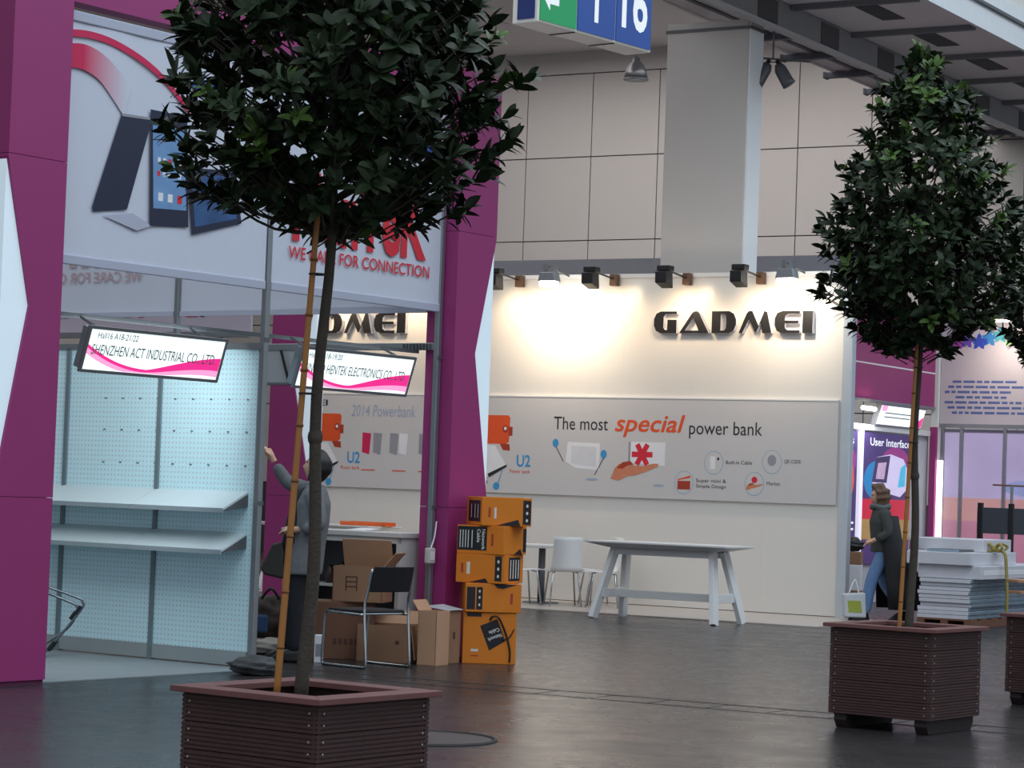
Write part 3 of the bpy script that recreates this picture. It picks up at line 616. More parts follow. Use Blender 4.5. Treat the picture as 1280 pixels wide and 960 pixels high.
MB().box(0, 1.1, -.08, 0, 0, .32).obj('housing', M_alu, lb3, bevel=.006); MB().box(.02, 1.08, 0, .008, .02, .3).obj('back_cover', mat('cover_grey', (170, 172, 178), .5), lb3); MB().tube([(.06, .02, .02), (.14, .05, .3)], .012).obj('bracket', M_black, lb3)
# sign crossbar
sb_ = thing('sign_rail', 'thin grey rail carrying the two light box signs', 'rail', HM, (0, .19, 2.55)); MB().box(.03, 4.4, -.015, .015, 0, .03).obj('profile', M_alud, sb_)
# pegboard wall
pw = thing('pegboard_wall', 'pale blue white pegboard display wall with two sloping shelves', 'display wall', HM, (2.25, 0, 0))
for k in range(4):
    y0 = .03 + k * 1.03
    MB().box(-.012, .012, y0 + .012, y0 + 1.018, .13, 2.44).obj('pegboard_panel', M_peg, pw); MB().box(-.02, .02, y0 + .012, y0 + 1.018, .02, .13).obj('plinth', mat('plinth_grey', (150, 160, 162), .6), pw)
    MB().box(-.03, .03, y0 + 1.0, y0 + 1.04, 0, 2.46).obj('upright', mat('upright_grey', (120, 136, 142), .5, .3), pw)
    for z_ in (1.35, 1.035):
        q = [(-.30, z_ - .135), (-.012, z_), (-.012, z_ - .02), (-.30, z_ - .155)]
        o = MB().prism([(x, z) for x, z in q], y0 + (.06 if k == 0 else .003), y0 + 1.027).obj('shelf_board', mat('shelf_pale', (196, 210, 214), .5, var=.02), pw, bevel=.002)
        MB().box(-.305, -.29, y0 + (.06 if k == 0 else .003), y0 + 1.027, z_ - .165, z_ - .13).obj('front_lip', mat('shelf_lip', (150, 165, 172), .5), o)
        MB().prism([(-.29, z_ - .155), (-.012, z_ - .02), (-.012, z_ - .12)], y0 + .06, y0 + .075).obj('shelf_bracket', M_alud, o)
MB().box(-.03, .03, 0, 4.2, 2.44, 2.49).obj('top_rail', M_alu, pw)
# items on peg rows: small price hooks
hk = MB()
for z_ in (2.05, 1.8, 1.54):
    for q in range(9): hk.box(-.02, -.012, .12 + q * .19, .14 + q * .19, z_, z_ + .010)
o = hk.obj('hook_row', M_alu, pw); o['kind'] = 'stuff'
# counter in the right bay
ct = thing('counter', 'grey white open-fronted counter in the right bay of the magenta stand', 'counter', HM, (4.52, .86, 0), R(-90))
M_cnt = mat('counter_grey', (196, 192, 190), .5)
MB().box(-.66, .66, -.24, .24, 1.0, 1.04).obj('worktop', M_cnt, ct, bevel=.004)
for x_ in (-.64, .60): MB().box(x_, x_ + .04, -.22, .22, 0, 1.0).obj('side_panel', M_cnt, ct)
MB().box(-.60, .60, .19, .22, .0, 1.0).obj('back_panel', mat('counter_inside', (92, 88, 92), .7), ct); MB().box(-.60, .60, -.2, .19, .56, .58).obj('shelf', M_cnt, ct); MB().box(-.64, .64, -.22, -.2, .95, 1.0).obj('front_rail', M_cnt, ct)
for i, (x_, m_, hh, lab) in enumerate(((-.25, (60, 40, 32), .16, 'small dark brown jar on the counter shelf'), (-.12, (120, 100, 88), .19, 'pale capped bottle on the counter shelf'), (.02, (96, 60, 50), .2, 'reddish bottle on the counter shelf'))):
    t = thing('bottle', lab, 'bottle', ct.matrix_world, (x_, -.05, .581), group='bottles on the counter shelf')
    MB().loft([(0, 0, 0, .035, .035), (0, 0, hh * .65, .035, .035), (0, 0, hh * .8, .018, .018), (0, 0, hh * .88, .018, .018)]).obj('body', mat('bottle_%d' % i, m_, .3), t, True); MB().loft([(0, 0, hh * .88, .021, .021), (0, 0, hh, .021, .021)]).obj('cap', M_black, t)
t = thing('folder_stack', 'dark red and black folders lying on the counter shelf', 'folders', ct.matrix_world, (.36, .0, .581))
for i, m_ in enumerate(((110, 24, 40), (28, 28, 40), (28, 28, 44), (30, 30, 40))): MB().box(-.2, .2, -.13, .13, i * .06, i * .06 + .055).obj('folder', mat('folder_%d' % i, m_, .6), t, bevel=.004, M=Matrix.Rotation(R(4 * i - 5), 4, 'Z'))
t = thing('paper_sheet', 'loose crumpled white sheets on the counter top', 'paper', ct.matrix_world, (.05, 0, 1.041))
MB().add([(-.15, -.1, .001), (.12, -.12, .001), (.15, .08, .02), (-.1, .1, .008), (0, 0, .025)], [(0, 1, 4), (1, 2, 4), (2, 3, 4), (3, 0, 4)]).obj('sheet', M_lpr, t)
t = thing('socket_box', 'small white socket box fixed to the post beside the counter', 'socket', HM, (4.40, -.03, .80))
MB().box(-.09, .0, -.05, .0, 0, .13).obj('case', M_cnt, t, bevel=.01); MB().box(-.07, -.02, -.054, -.05, .03, .1).obj('plate', M_white, t); MB().tube(arcpts([(-.03, -.02, .13), (-.0, -.03, .22), (.02, -.03, .35)], 5), .006).obj('cable', M_lpr, t)
# far stand fascia with printed phones seen above the pegboard wall
ff = thing('phone_banner', 'pale banner printed with mobile phones, seen above the pegboard wall', 'banner', None, (-4.6, 27.4, 0), R(-34))
MB().box(-3.6, 2.2, 0, .03, 3.0, 4.1).obj('fabric', mat('far_fabric', (188, 176, 190), .8), ff); MB().box(-3.6, 2.2, -.03, .04, 2.94, 3.0).obj('rail', M_alu, ff)
for x_, m_, w_ in ((-.0, M_black, .30), (.33, M_gpr, .22), (.56, M_red, .16), (1.1, M_black, .12), (1.24, M_crim, .26), (1.45, M_black, .14), (-1.2, M_pink, .8)):
    z_ = 3.02; pr('phone_print', ff, m_, [(x_, 3.9), (x_ + w_, 3.9), (x_ + w_, z_ + .22), (x_ + w_ - .04, z_ + .14), (x_ + .05, z_ + .14), (x_, z_ + .22)], -.004 - .0005 * w_)

# ------------------------------------------------------------------ orange cable boxes
M_obl = mat('carton_label_black', (28, 28, 34), .5); M_obw = mat('carton_white_print', (222, 220, 214), .6); M_obr = mat('carton_red_print', (176, 60, 40), .6)
def vtext(p, body, face, x0, x1, z0, h, y, m=None):      # lettering turned to read downwards on a face
    T = face @ Matrix.Translation((x0, y, z0)) @ Matrix.Rotation(R(90), 4, 'Y')
    return text('lettering', body, p, m or M_obw, 0, h, 0, x1 - x0, -.0005, M=T, bold=.02)
def cable_box(lab, loc, phi, w, d, h, style):
    t = thing('cable_box', lab, 'box', None, loc, R(phi), 'stacked orange cable boxes')
    MB().box(-w / 2, w / 2, -d / 2, d / 2, 0, h).obj('carton', M_obox, t, bevel=.004)
    MB().box(-w / 2, w / 2, -.012, .012, h, h + .002).obj('lid_seam', mat('carton_seam', (140, 76, 20), .7), t)
    F = Matrix.Translation((0, -d / 2, 0)); L = Matrix.Translation((-w / 2, 0, 0)) @ Matrix.Rotation(R(-90), 4, 'Z'); Rr = Matrix.Translation((w / 2, 0, 0)) @ Matrix.Rotation(R(90), 4, 'Z')
    def q(face, name, m, pts, y=-.001): return MB().poly(pts, y).obj(name, m, t, M=face)
    if style == 'plain':
        q(L, 'label', M_obl, [(-.15, .03), (.17, .03), (.17, h - .03), (-.15, h - .03)])
        for a in (-.08, .02, .1): q(L, 'label_text_lines', M_obw, [(a, .06), (a + .015, .06), (a + .015, h - .06), (a, h - .06)], -.002)
        q(F, 'symbol_strip', M_obl, [(w / 2 - .075, .015), (w / 2 - .006, .015), (w / 2 - .006, h - .02), (w / 2 - .075, h - .02)])
        for z_ in (.05, .11, .17): q(F, 'symbol', M_obw, ell(w / 2 - .04, z_, .01, .014, 10), -.002)
        q(F, 'bolt_print', M_obl, [(-.09, .003), (.1, .055), (.12, .003)])
        q(F, 'brand_lines', M_obw, [(-.11, .06), (-.09, .06), (-.09, .15), (-.11, .15)]); q(F, 'brand_lines', M_obr, [(-.16, .07), (-.14, .07), (-.14, .15), (-.16, .15)])
    if style == 'label':
        q(F, 'label', M_obl, [(-w / 2 + .005, .03), (.06, .03), (.06, h - .01), (-w / 2 + .005, h - .01)])
        vtext(t, 'Network', F, .015, .045, h - .03, .17, -.002); vtext(t, 'Cable', F, -.03, .0, h - .03, .11, -.002)
        for a in (-.19, -.165, -.14, -.115, -.08): q(F, 'label_text_lines', M_obw, [(a, .05), (a + .008, .05), (a + .008, h - .04), (a, h - .04)], -.002)
        q(F, 'brand_lines', M_obr, [(.1, .07), (.12, .07), (.12, .17), (.1, .17)])
        q(Rr, 'bolt_print', M_obl, [(-.02, .003), (.1, .05), (.14, .003)]); q(Rr, 'symbol_strip', M_obl, [(.15, .02), (d / 2 - .004, .02), (d / 2 - .004, h - .02), (.15, h - .02)])
    if style == 'bolt':
        q(F, 'brand_lines', M_obw, [(-.12, .07), (-.09, .07), (-.09, .17), (-.12, .17)]); q(F, 'brand_lines', M_obr, [(-.17, .08), (-.15, .08), (-.15, .16), (-.17, .16)])
        q(F, 'symbol_strip', M_obl, [(.13, .02), (.19, .02), (.19, h - .01), (.13, h - .01)])
        for z_ in (.06, .12, .18): q(F, 'symbol', M_obw, ell(.16, z_, .01, .014, 10), -.002)
        q(F, 'bolt_print', M_obl, [(-.1, .003), (.05, .04), (.075, .003)])
        q(Rr, 'label', M_obl, [(-.12, .02), (.14, .02), (.14, h - .02), (-.12, h - .02)])
        for a in (-.09, -.03, .03, .09): q(Rr, 'label_text_lines', M_obw, [(a, .04), (a + .02, .04), (a + .02, h - .04), (a, h - .04)], -.002)
    if style == 'low':
        q(F, 'symbol_strip', M_obl, [(-w / 2 + .09, .02), (-w / 2 + .14, .02), (-w / 2 + .14, h - .03), (-w / 2 + .09, h - .03)])
        for z_ in (.06, .12, .17): q(F, 'symbol', M_obw, ell(-w / 2 + .115, z_, .008, .012, 10), -.002)
        q(F, 'label', M_obl, [(-w / 2 + .01, .02), (-w / 2 + .08, .02), (-w / 2 + .08, h - .03), (-w / 2 + .01, h - .03)]); q(F, 'bolt_print', M_obl, [(.0, h - .002), (.2, h - .002), (.08, h - .04), (.03, h - .035)])
        q(F, 'brand_lines', M_obr, [(.14, .07), (.16, .07), (.16, .16), (.14, .16)])
    if style == 'tall':
        q(F, 'symbol_strip', M_obl, [(-.19, h - .035), (-.07, h - .035), (-.07, h - .003), (-.19, h - .003)])
        lp = [(-.08, h - .11), (.06, h - .05), (.13, h - .23), (.0, h - .31)]
        q(F, 'label', M_obl, lp)
        text('lettering', 'Network', t, M_obw, 0, .12, 0, .03, -.001, bold=.02, M=F @ Matrix.Translation((.094, -.002, h - .166)) @ Matrix.Rotation(R(158), 4, 'Y'))
        text('lettering', 'Cable', t, M_obw, .0, .09, 0, .03, -.001, bold=.02, M=F @ Matrix.Translation((.074, -.002, h - .12)) @ Matrix.Rotation(R(158), 4, 'Y'))
        q(F, 'brand_lines', M_obw, [(-.15, .1), (-.09, .1), (-.09, .12), (-.15, .12)]); q(F, 'brand_lines', M_obr, [(-.15, .06), (-.09, .06), (-.09, .07), (-.15, .07)])
        MB().tube(arcpts([(0, -d / 2 - .004, h - .06), (.02, -d / 2 - .03, h - .03), (.07, -d / 2 - .03, h - .04), (.13, -d / 2 - .01, h - .16), (.17, -d / 2 - .008, h - .3), (.17, -d / 2 - .008, .02)], 6), .008).obj('cable', M_black, t, True)
        MB().tube(arcpts([(.1, -d / 2 - .006, h - .22), (.16, -d / 2 - .008, h - .2), (.2, -d / 2 - .006, h - .13)], 5), .005).obj('cable', M_black, t, True)
bx, by = -.12, 20.68
cable_box('bottom orange cable box standing on end with a hanging black label', (bx, by, 0), 3, .44, .36, .42, 'tall')
cable_box('orange cable box second from the floor in the stack', (bx + .01, by + .0, .424), 6, .46, .40, .235, 'low')
cable_box('middle orange cable box of the stack, turned left', (bx - .01, by + .03, .661), -21, .43, .43, .235, 'bolt')
cable_box('orange cable box second from the top with a large Network Cable label', (bx - .0, by + .03, .898), -26, .43, .43, .235, 'label')
cable_box('topmost orange cable box of the stack, turned right', (bx + .05, by + .04, 1.135), 18, .43, .43, .235, 'plain')

# ------------------------------------------------------------------ cartons, chair, bags in the magenta stand
def carton(lab, loc, rz, w, d, h, m, flaps=(), marks=None, open_top=False):
    t = thing('cardboard_box', lab, 'box', None, loc, rz, 'brown cartons in the magenta stand'); k = .006
    if open_top:
        for nm, a in (('wall', (-w / 2, w / 2, -d / 2, -d / 2 + k, 0, h)), ('wall', (-w / 2, w / 2, d / 2 - k, d / 2, 0, h)), ('wall', (-w / 2, -w / 2 + k, -d / 2, d / 2, 0, h)), ('wall', (w / 2 - k, w / 2, -d / 2, d / 2, 0, h)), ('base', (-w / 2, w / 2, -d / 2, d / 2, 0, k))): MB().box(*a).obj(nm, m, t)
    else: MB().box(-w / 2, w / 2, -d / 2, d / 2, 0, h).obj('carton', m, t, bevel=.005); MB().box(-w / 2, w / 2, -.03, .03, h, h + .0015).obj('tape', mat('parcel_tape', (190, 170, 140), .35), t)
    for side, ang, ln in flaps:
        T = {'f': Matrix.Translation((0, -d / 2, h)), 'b': Matrix.Translation((0, d / 2, h)) @ Matrix.Rotation(R(180), 4, 'Z'), 'l': Matrix.Translation((-w / 2, 0, h)) @ Matrix.Rotation(R(-90), 4, 'Z'), 'r': Matrix.Translation((w / 2, 0, h)) @ Matrix.Rotation(R(90), 4, 'Z')}[side]
        hw = (w if side in 'fb' else d) / 2
        MB().box(-hw, hw, -k, 0, 0, ln).obj('flap', M_cardl, t, M=T @ Matrix.Rotation(R(ang), 4, 'X'))
    if marks:
        for a, b, c, e in marks: MB().poly([(a, c), (b, c), (b, e), (a, e)], -d / 2 - .001).obj('print_mark', mat('carton_print', (84, 52, 42), .8), t)
    return t
mk = [(-.08 + .035 * i, -.055 + .035 * i, .13, .17) for i in range(5)]
carton('dark brown carton on the floor behind the left legs of the black chair', (-1.36, 20.62, 0), R(8), .55, .42, .47, M_cardd, (), [(-.06 + .045 * i, -.03 + .045 * i, .12, .17) for i in range(6)])
carton('brown open carton on top of the dark carton, flap raised over the counter', (-1.17, 20.55, .472), R(-12), .42, .34, .29, M_card, (('b', -25, .24), ('r', 40, .16)), [(-.1, .0, .12, .13), (-.1, .0, .16, .17), (-.1, .0, .20, .21), (-.1, -.09, .09, .21), (-.01, .0, .09, .21)], True)
carton('light brown open carton on the floor under the black chair, side flap hanging', (-.92, 20.42, 0), R(-14), .46, .38, .30, M_card, (('r', 172, .27), ('b', 60, .2)), [(.1, .13, .15, .18)], True)
carton('light upright carton with a bent side, at the right of the open carton', (-.56, 20.14, 0), R(-28), .17, .22, .44, M_cardl, (('l', 35, .1),), None, True)
cw_ = carton('brown carton with clear wrap beside the magenta pillar', (-.50, 20.44, 0), HROT, .18, .24, .43, M_card, (), [(-.01, .02, .2, .26)])
MB().add([(-.11, -.14, .435), (.11, -.14, .44), (.11, .13, .435), (-.11, .13, .46), (0, 0, .48)], [(0, 1, 4), (1, 2, 4), (2, 3, 4), (3, 0, 4)]).obj('plastic_wrap', mat('clear_wrap', (190, 190, 196), .2, var=.1), cw_)
def sled_chair(lab, loc, rz):
    t = thing('sled_chair', lab, 'chair', None, loc, rz)
    MB().box(-.2, .22, -.22, .22, .43, .455).obj('seat', mat('black_seat', (26, 26, 32), .6), t, bevel=.012)
    v = []
    for y in (-.21, -.1, 0, .1, .21):
        b = -.235 - .03 * (1 - (y / .21) ** 2); v += [(b, y, .60), (b - .05, y, .80), (b - .02, y, .60), (b - .07, y, .80)]
    f = []
    for i in range(4):
        a = 4 * i; f += [(a, a + 4, a + 5, a + 1), (a + 2, a + 3, a + 7, a + 6), (a + 1, a + 5, a + 7, a + 3), (a, a + 2, a + 6, a + 4)]
    f += [(0, 1, 3, 2), (16, 18, 19, 17)]
    MB().add(v, f).obj('backrest', MATS['black_seat'], t, bevel=.006)
    for s_ in (-1, 1):
        y = s_ * .235
        MB().tube(arcpts([(-.275, y * .93, .78), (-.24, y * .95, .6), (-.22, y, .46), (-.255, y, .06), (-.235, y, .013), (-.18, y, .012), (.2, y, .012), (.245, y, .02), (.255, y, .07), (.235, y, .38), (.2, y, .425), (.1, y, .425), (-.2, y, .42)], 5), .011, 8).obj('side_frame', M_chrome, t, True)
        for x_ in (-.2, .2): MB().box(x_ - .03, x_ + .03, y - .014, y + .014, 0, .012).obj('glide', M_black, t)
    for x_ in (.19, -.19): MB().tube([(x_, -.235, .425), (x_, .235, .425)], .009).obj('cross_tube', M_chrome, t)
    return t
sled_chair('black chair with chrome sled frame standing before the brown cartons', (-1.08, 19.75, 0), R(136))
# tipped chair frame behind the left pillar
tf = thing('chair_frame', 'thin chrome tube frame lying tipped over beside the left pillar', 'chair frame', None, (-3.45, 19.4, .01), R(4))
for s_, y, o_ in ((0, 0, 0), (1, .12, .05)):
    MB().tube(arcpts([(-.8, y, .74 - o_), (-.3, y, .60 - o_), (.12 - o_, y, .47 - o_), (.17 - o_, y, .43 - o_), (.17 - o_, y, .39 - o_), (.05, y, .22), (-.12 - o_ * .5, y, .02 + o_), (-.16, y, .02), (-.5, y, .22), (-.8, y, .38)], 5), .010, 8).obj('tube_frame', mat('dull_chrome', (116, 126, 132), .3, .8), tf, True)
    MB().tube([(.16 - o_, y, .40 - o_), (.12 - o_, y, .34 - o_)], .017).obj('rubber_sleeve', M_black, tf); MB().tube([(-.03, y, .12), (-.08, y, .05)], .017).obj('rubber_sleeve', M_black, tf)
MB().tube([(-.4, 0, .6), (-.4, .12, .57)], .009).obj('cross_tube', M_chrome, tf)
def lump(name, lab, cat, loc, rx, ry, rz_, m, seed, extra=None):
    random.seed(seed); t = thing(name, lab, cat, None, loc)
    b = MB().ball((0, 0, rz_ * .8), rx, ry, rz_, 24, 16); vs = []
    for x, y, z in b.v:
        k = 1 + .18 * math.sin(7 * x / rx + seed) * math.cos(5 * y / ry) + .12 * math.sin(11 * z / rz_ + 3 * x / rx) + random.uniform(-.05, .05)
        vs.append((x * k, y * k, max(0, z * (.85 + .15 * k))))
    b.v = vs; b.obj('body', m, t, True)
    return t
lump('crumpled_bag', 'dark grey crumpled bag lying on the floor before the near planter and pegboard wall', 'bag', (-1.83, 18.5, 0), .18, .16, .08, mat('bag_grey', (62, 64, 66), .6, var=.3, scale=14, bump=.4), 3)
rk = lump('rucksack', 'brown and blue rucksack standing behind the pegboard wall end', 'bag', (-1.98, 20.95, .12), .17, .14, .2, mat('bag_brown', (58, 44, 38), .7, var=.3, scale=10), 5)
MB().box(-.1, .02, -.165, -.12, .05, .2).obj('blue_pocket', mat('bag_blue', (48, 74, 110), .7), rk, bevel=.02); MB().tube(arcpts([(-.05, -.1, .33), (.03, -.12, .42), (.1, -.1, .33)], 5), .012).obj('handle', M_black, rk)
pb = lump('paper_bag', 'pale flattened paper bag on the floor under the brown rucksack', 'bag', (-1.93, 20.75, 0), .19, .15, .075, mat('bag_pale', (176, 166, 158), .8, var=.1), 8)
t = thing('bottle_crate', 'narrow white carton standing by the feet of the reaching person', 'box', None, (-1.47, 20.0, 0)); MB().box(-.035, .035, -.05, .05, 0, .22).obj('carton', M_lpr, t, bevel=.004); MB().box(-.025, .025, -.052, -.05, .05, .15).obj('print_mark', M_gpr, t)

# ------------------------------------------------------------------ people
def skin(verts, edges, rad, sub=2):
    me = bpy.data.meshes.new('s'); me.from_pydata(verts, edges, []); o = bpy.data.objects.new('s', me); COL.objects.link(o)
    m = o.modifiers.new('skin', 'SKIN'); m.use_smooth_shade = True
    L = me.skin_vertices[0].data
    for i, r in enumerate(rad): L[i].radius = (r, r) if not isinstance(r, tuple) else r
    L[0].use_root = True
    s = o.modifiers.new('sub', 'SUBSURF'); s.levels = sub; s.render_levels = sub
    return evaluated(o)
def remesh(parts, name, m, vox, parent, smooth=4):
    bm = bmesh.new()
    for me in parts: bm.from_mesh(me)
    me = bpy.data.meshes.new(name); bm.to_mesh(me); bm.free()
    o = bpy.data.objects.new('r', me); COL.objects.link(o)
    r = o.modifiers.new('r', 'REMESH'); r.mode = 'VOXEL'; r.voxel_size = vox; r.use_smooth_shade = True
    s = o.modifiers.new('s', 'SMOOTH'); s.factor = .5; s.iterations = smooth
    me2 = evaluated(o); me2.name = name; me2.materials.clear(); me2.materials.append(m)
    for p in me2.polygons: p.use_smooth = True
    return link(name, me2, parent)
def head_mesh(c, tilt=0.0):
    b = MB().ball((0, 0, 0), .082, .072, .112, 28, 22); vs = []
    for x, y, z in b.v:                     # +x is the face
        if z < 0: x, y = x * (1 - .22 * (-z / .112)) + .012 * (-z / .112), y * (1 - .32 * (-z / .112))
        if x < 0: x *= 1.18
        g = lambda cx, cz, w, h: math.exp(-((y - cx) / w) ** 2 - ((z - cz) / h) ** 2)
        if x > 0:
            x += .022 * g(0, -.018, .014, .026) + .006 * g(0, .015, .012, .03) + .008 * g(0, -.058, .026, .012) + .010 * g(0, -.098, .03, .018)
            x -= .010 * (g(.03, .006, .018, .014) + g(-.03, .006, .018, .014)) + .004 * g(0, -.045, .03, .006)
        vs.append((x, y, z))
    b.v = vs
    for s_ in (-1, 1): b.ball((-.012, s_ * .074, -.008), .02, .011, .032, 10, 8)
    T = Matrix.Translation(c) @ Matrix.Rotation(tilt, 4, 'Y'); b.v = [tuple(T @ Vector(q)) for q in b.v]
    return b.mesh('h', None), T
def person(label, loc, rz, J, skin_rgb, scale=1.0):
    t = thing('person', label, 'person', None, loc, rz); t.scale = (scale,) * 3
    V = []; E_ = []; Rd = []
    def v(p, r, to=None):
        V.append(p); Rd.append(r)
        if to is not None: E_.append((to, len(V) - 1))
        return len(V) - 1
    pel = v(J['pelvis'], .12); ch = v(J['chest'], .13, pel); nk = v(J['neck'], .058, ch); hd = v(J['headb'], .05, nk)
    hands = []
    for s_ in ('l', 'r'):
        sh = v(J['sh_' + s_], .06, ch); el = v(J['el_' + s_], .042, sh); wr = v(J['wr_' + s_], .03, el)
        hp = v(J['hip_' + s_], .085, pel); kn = v(J['kn_' + s_], .055, hp); an = v(J['an_' + s_], .04, kn); v(J['toe_' + s_], .035, an)
    body = skin(V, E_, Rd)
    parts = [body]
    for s_ in ('l', 'r'):                   # hand: palm and five fingers
        wr = Vector(J['wr_' + s_]); d = (wr - Vector(J['el_' + s_])).normalized(); up = Vector(J.get('palm_' + s_, (0, 0, 1))); sd = d.cross(up).normalized(); up = sd.cross(d)
        hv = [wr - d * .02, wr + d * .035, wr + d * .075]; he = [(0, 1), (1, 2)]; hr = [(.026, .026), (.022, .034), (.018, .036)]
        mb = MB(); mb.tube([wr - d * .03, wr + d * .0, wr + d * .04, wr + d * .085], [.026, .027, .034, .034], 10)
        for i, ln in enumerate((.066, .078, .074, .058)):
            b0 = wr + d * .075 + sd * (-.027 + .018 * i); k = wr + d * (.075 + ln * .5) + sd * (-.03 + .020 * i) - up * .008
            mb.tube([b0, k, k + (d * .8 - up * .6).normalized() * ln * .5], [.0105, .0095, .0075], 8)
        b0 = wr + d * .025 - sd * .025; mb.tube([b0, b0 - sd * .025 + d * .03, b0 - sd * .028 + d * .06 - up * .01], [.013, .0115, .009], 8)
        parts.append(mb.mesh('hand', None))
    hm, T = head_mesh(J['head'], J.get('tilt', 0)); parts.append(hm)
    remesh(parts, 'body', mat('skin_%d' % skin_rgb[0], skin_rgb, .55, var=.05), .0095, t, 3)
    for s_ in (-1, 1):
        MB().ball(tuple(T @ Vector((.066, s_ * .03, .006))), .009, .012, .008, 10, 8).obj('eye', mat('eye_white', (220, 214, 208), .3), t, True); MB().ball(tuple(T @ Vector((.074, s_ * .03, .006))), .004, .005, .005, 8, 6).obj('iris', M_black, t, True)
        MB().tube([T @ Vector((.074, s_ * .015, .028)), T @ Vector((.076, s_ * .032, .034)), T @ Vector((.066, s_ * .047, .029))], .004, 6).obj('eyebrow', M_black, t, True)
    MB().tube([T @ Vector((.074, -.022, -.056)), T @ Vector((.083, 0, -.055)), T @ Vector((.074, .022, -.056))], .005, 6).obj('lips', mat('lips', (150, 84, 78), .5), t, True)
    return t, T
def garment(name, t, m, chains, lofts=(), vox=.012, smooth=5):
    parts = []
    for path, rad in chains:
        n = len(path); parts.append(skin(path, [(i, i + 1) for i in range(n - 1)], rad))
    for rings in lofts: parts.append(MB().loft(rings).mesh('l', None))
    return remesh(parts, name, m, vox, t, smooth)
def hair(name, t, T, m, seed, curly=.006, back=.02, drop=.06, big=1.0):
    random.seed(seed); b = MB().ball((0, 0, 0), .1 * big, .092 * big, .128 * big, 40, 30); vs = []
    for x, y, z in b.v:
        if x > .045: x = min(x, .045 + max(0, z - .05) * .45)       # leave the face free
        if x < .03: x -= back * max(0, 1 - abs(z) / .13)
        if z < -.05: z = -.05 + (z + .05) * (drop / .08)
        k = curly * (math.sin(60 * x + seed) * math.cos(70 * y) + math.sin(80 * z + 2 * seed)) * .5; L = math.sqrt(x * x + y * y + z * z) + 1e-6
        vs.append(tuple(T @ Vector((x + x / L * k - .012, y + y / L * k, z + z / L * k + .012))))
    b.v = vs; return b.obj(name, m, t, True)
# reaching person
J = dict(pelvis=(-.06, 0, .90), chest=(-.12, 0, 1.22), neck=(-.14, 0, 1.40), headb=(-.145, 0, 1.47), head=(-.13, .0, 1.56), tilt=-.18,
         sh_l=(-.15, .17, 1.355), el_l=(-.235, .25, 1.09), wr_l=(-.02, .22, 1.06), sh_r=(-.08, -.17, 1.365), el_r=(.13, -.20, 1.43), wr_r=(.25, -.17, 1.62), palm_r=(-1, 0, .2), palm_l=(0, 0, 1),
         hip_l=(-.06, .09, .86), kn_l=(-.02, .10, .48), an_l=(-.03, .10, .09), toe_l=(.12, .11, .04), hip_r=(-.05, -.09, .86), kn_r=(.04, -.10, .48), an_r=(.05, -.10, .09), toe_r=(.20, -.11, .04))
pl, T = person('person in a grey jacket and black trousers reaching up to the pegboard wall', (-1.68, 19.95, 0), R(176), J, (206, 160, 136))
M_jack = mat('grey_wool', (108, 109, 113), .9, var=.25, scale=40, bump=.2); M_trs = mat('black_cloth', (24, 25, 32), .85, var=.15, scale=20)
garment('jacket', pl, M_jack, [([J['chest'], J['sh_l'], J['el_l'], (-.07, .225, 1.065)], [.1, .083, .064, .05]), ([J['chest'], J['sh_r'], J['el_r'], (.225, -.175, 1.58)], [.1, .08, .062, .048])],
        [[(-.05, 0, .70, .165, .215), (-.06, 0, .80, .165, .215), (-.085, 0, .95, .15, .195), (-.11, 0, 1.12, .15, .20), (-.125, 0, 1.27, .14, .20), (-.135, 0, 1.37, .10, .15), (-.14, 0, 1.42, .072, .08)]])
garment('trousers', pl, M_trs, [([(-.06, .04, .92), J['hip_l'], J['kn_l'], (-.03, .10, .06)], [.12, .105, .08, .068]), ([(-.06, -.04, .92), J['hip_r'], J['kn_r'], (.05, -.10, .06)], [.12, .105, .08, .068])])
garment('shirt', pl, M_trs, [], [[(.015, .03, .78, .11, .15), (.015, .03, .95, .095, .14), (-.02, .02, 1.15, .10, .14), (-.06, 0, 1.32, .08, .10), (-.10, 0, 1.40, .06, .07)]])
for s_, nm in (('l', 1), ('r', -1)):
    a = Vector(J['an_' + s_]); MB().loft([(a.x + .06, a.y, .0, .135, .05), (a.x + .06, a.y, .03, .135, .05), (a.x + .04, a.y, .07, .10, .046), (a.x - .0, a.y, .11, .055, .045)]).obj('shoe', M_black, pl, True)
hair('hair', pl, T, mat('black_hair', (24, 21, 22), .5, var=.3, scale=30), 2, .004, .018, .09, 1.06)
hb = thing('handbag', 'dark brown bag hanging at the hip of the reaching person', 'bag', pl.matrix_world, (.17, .10, .66))
MB().prism([(-.14, .02), (-.10, 0), (.06, .03), (.09, .08), (.0, .28), (-.08, .30)], -.05, .05).obj('body', mat('bag_leather', (52, 44, 38), .5, var=.2), hb, bevel=.02); MB().tube(arcpts([(-.08, 0, .28), (-.13, .06, .5), (-.16, .08, .70)], 5), .012).obj('strap', M_black, hb)
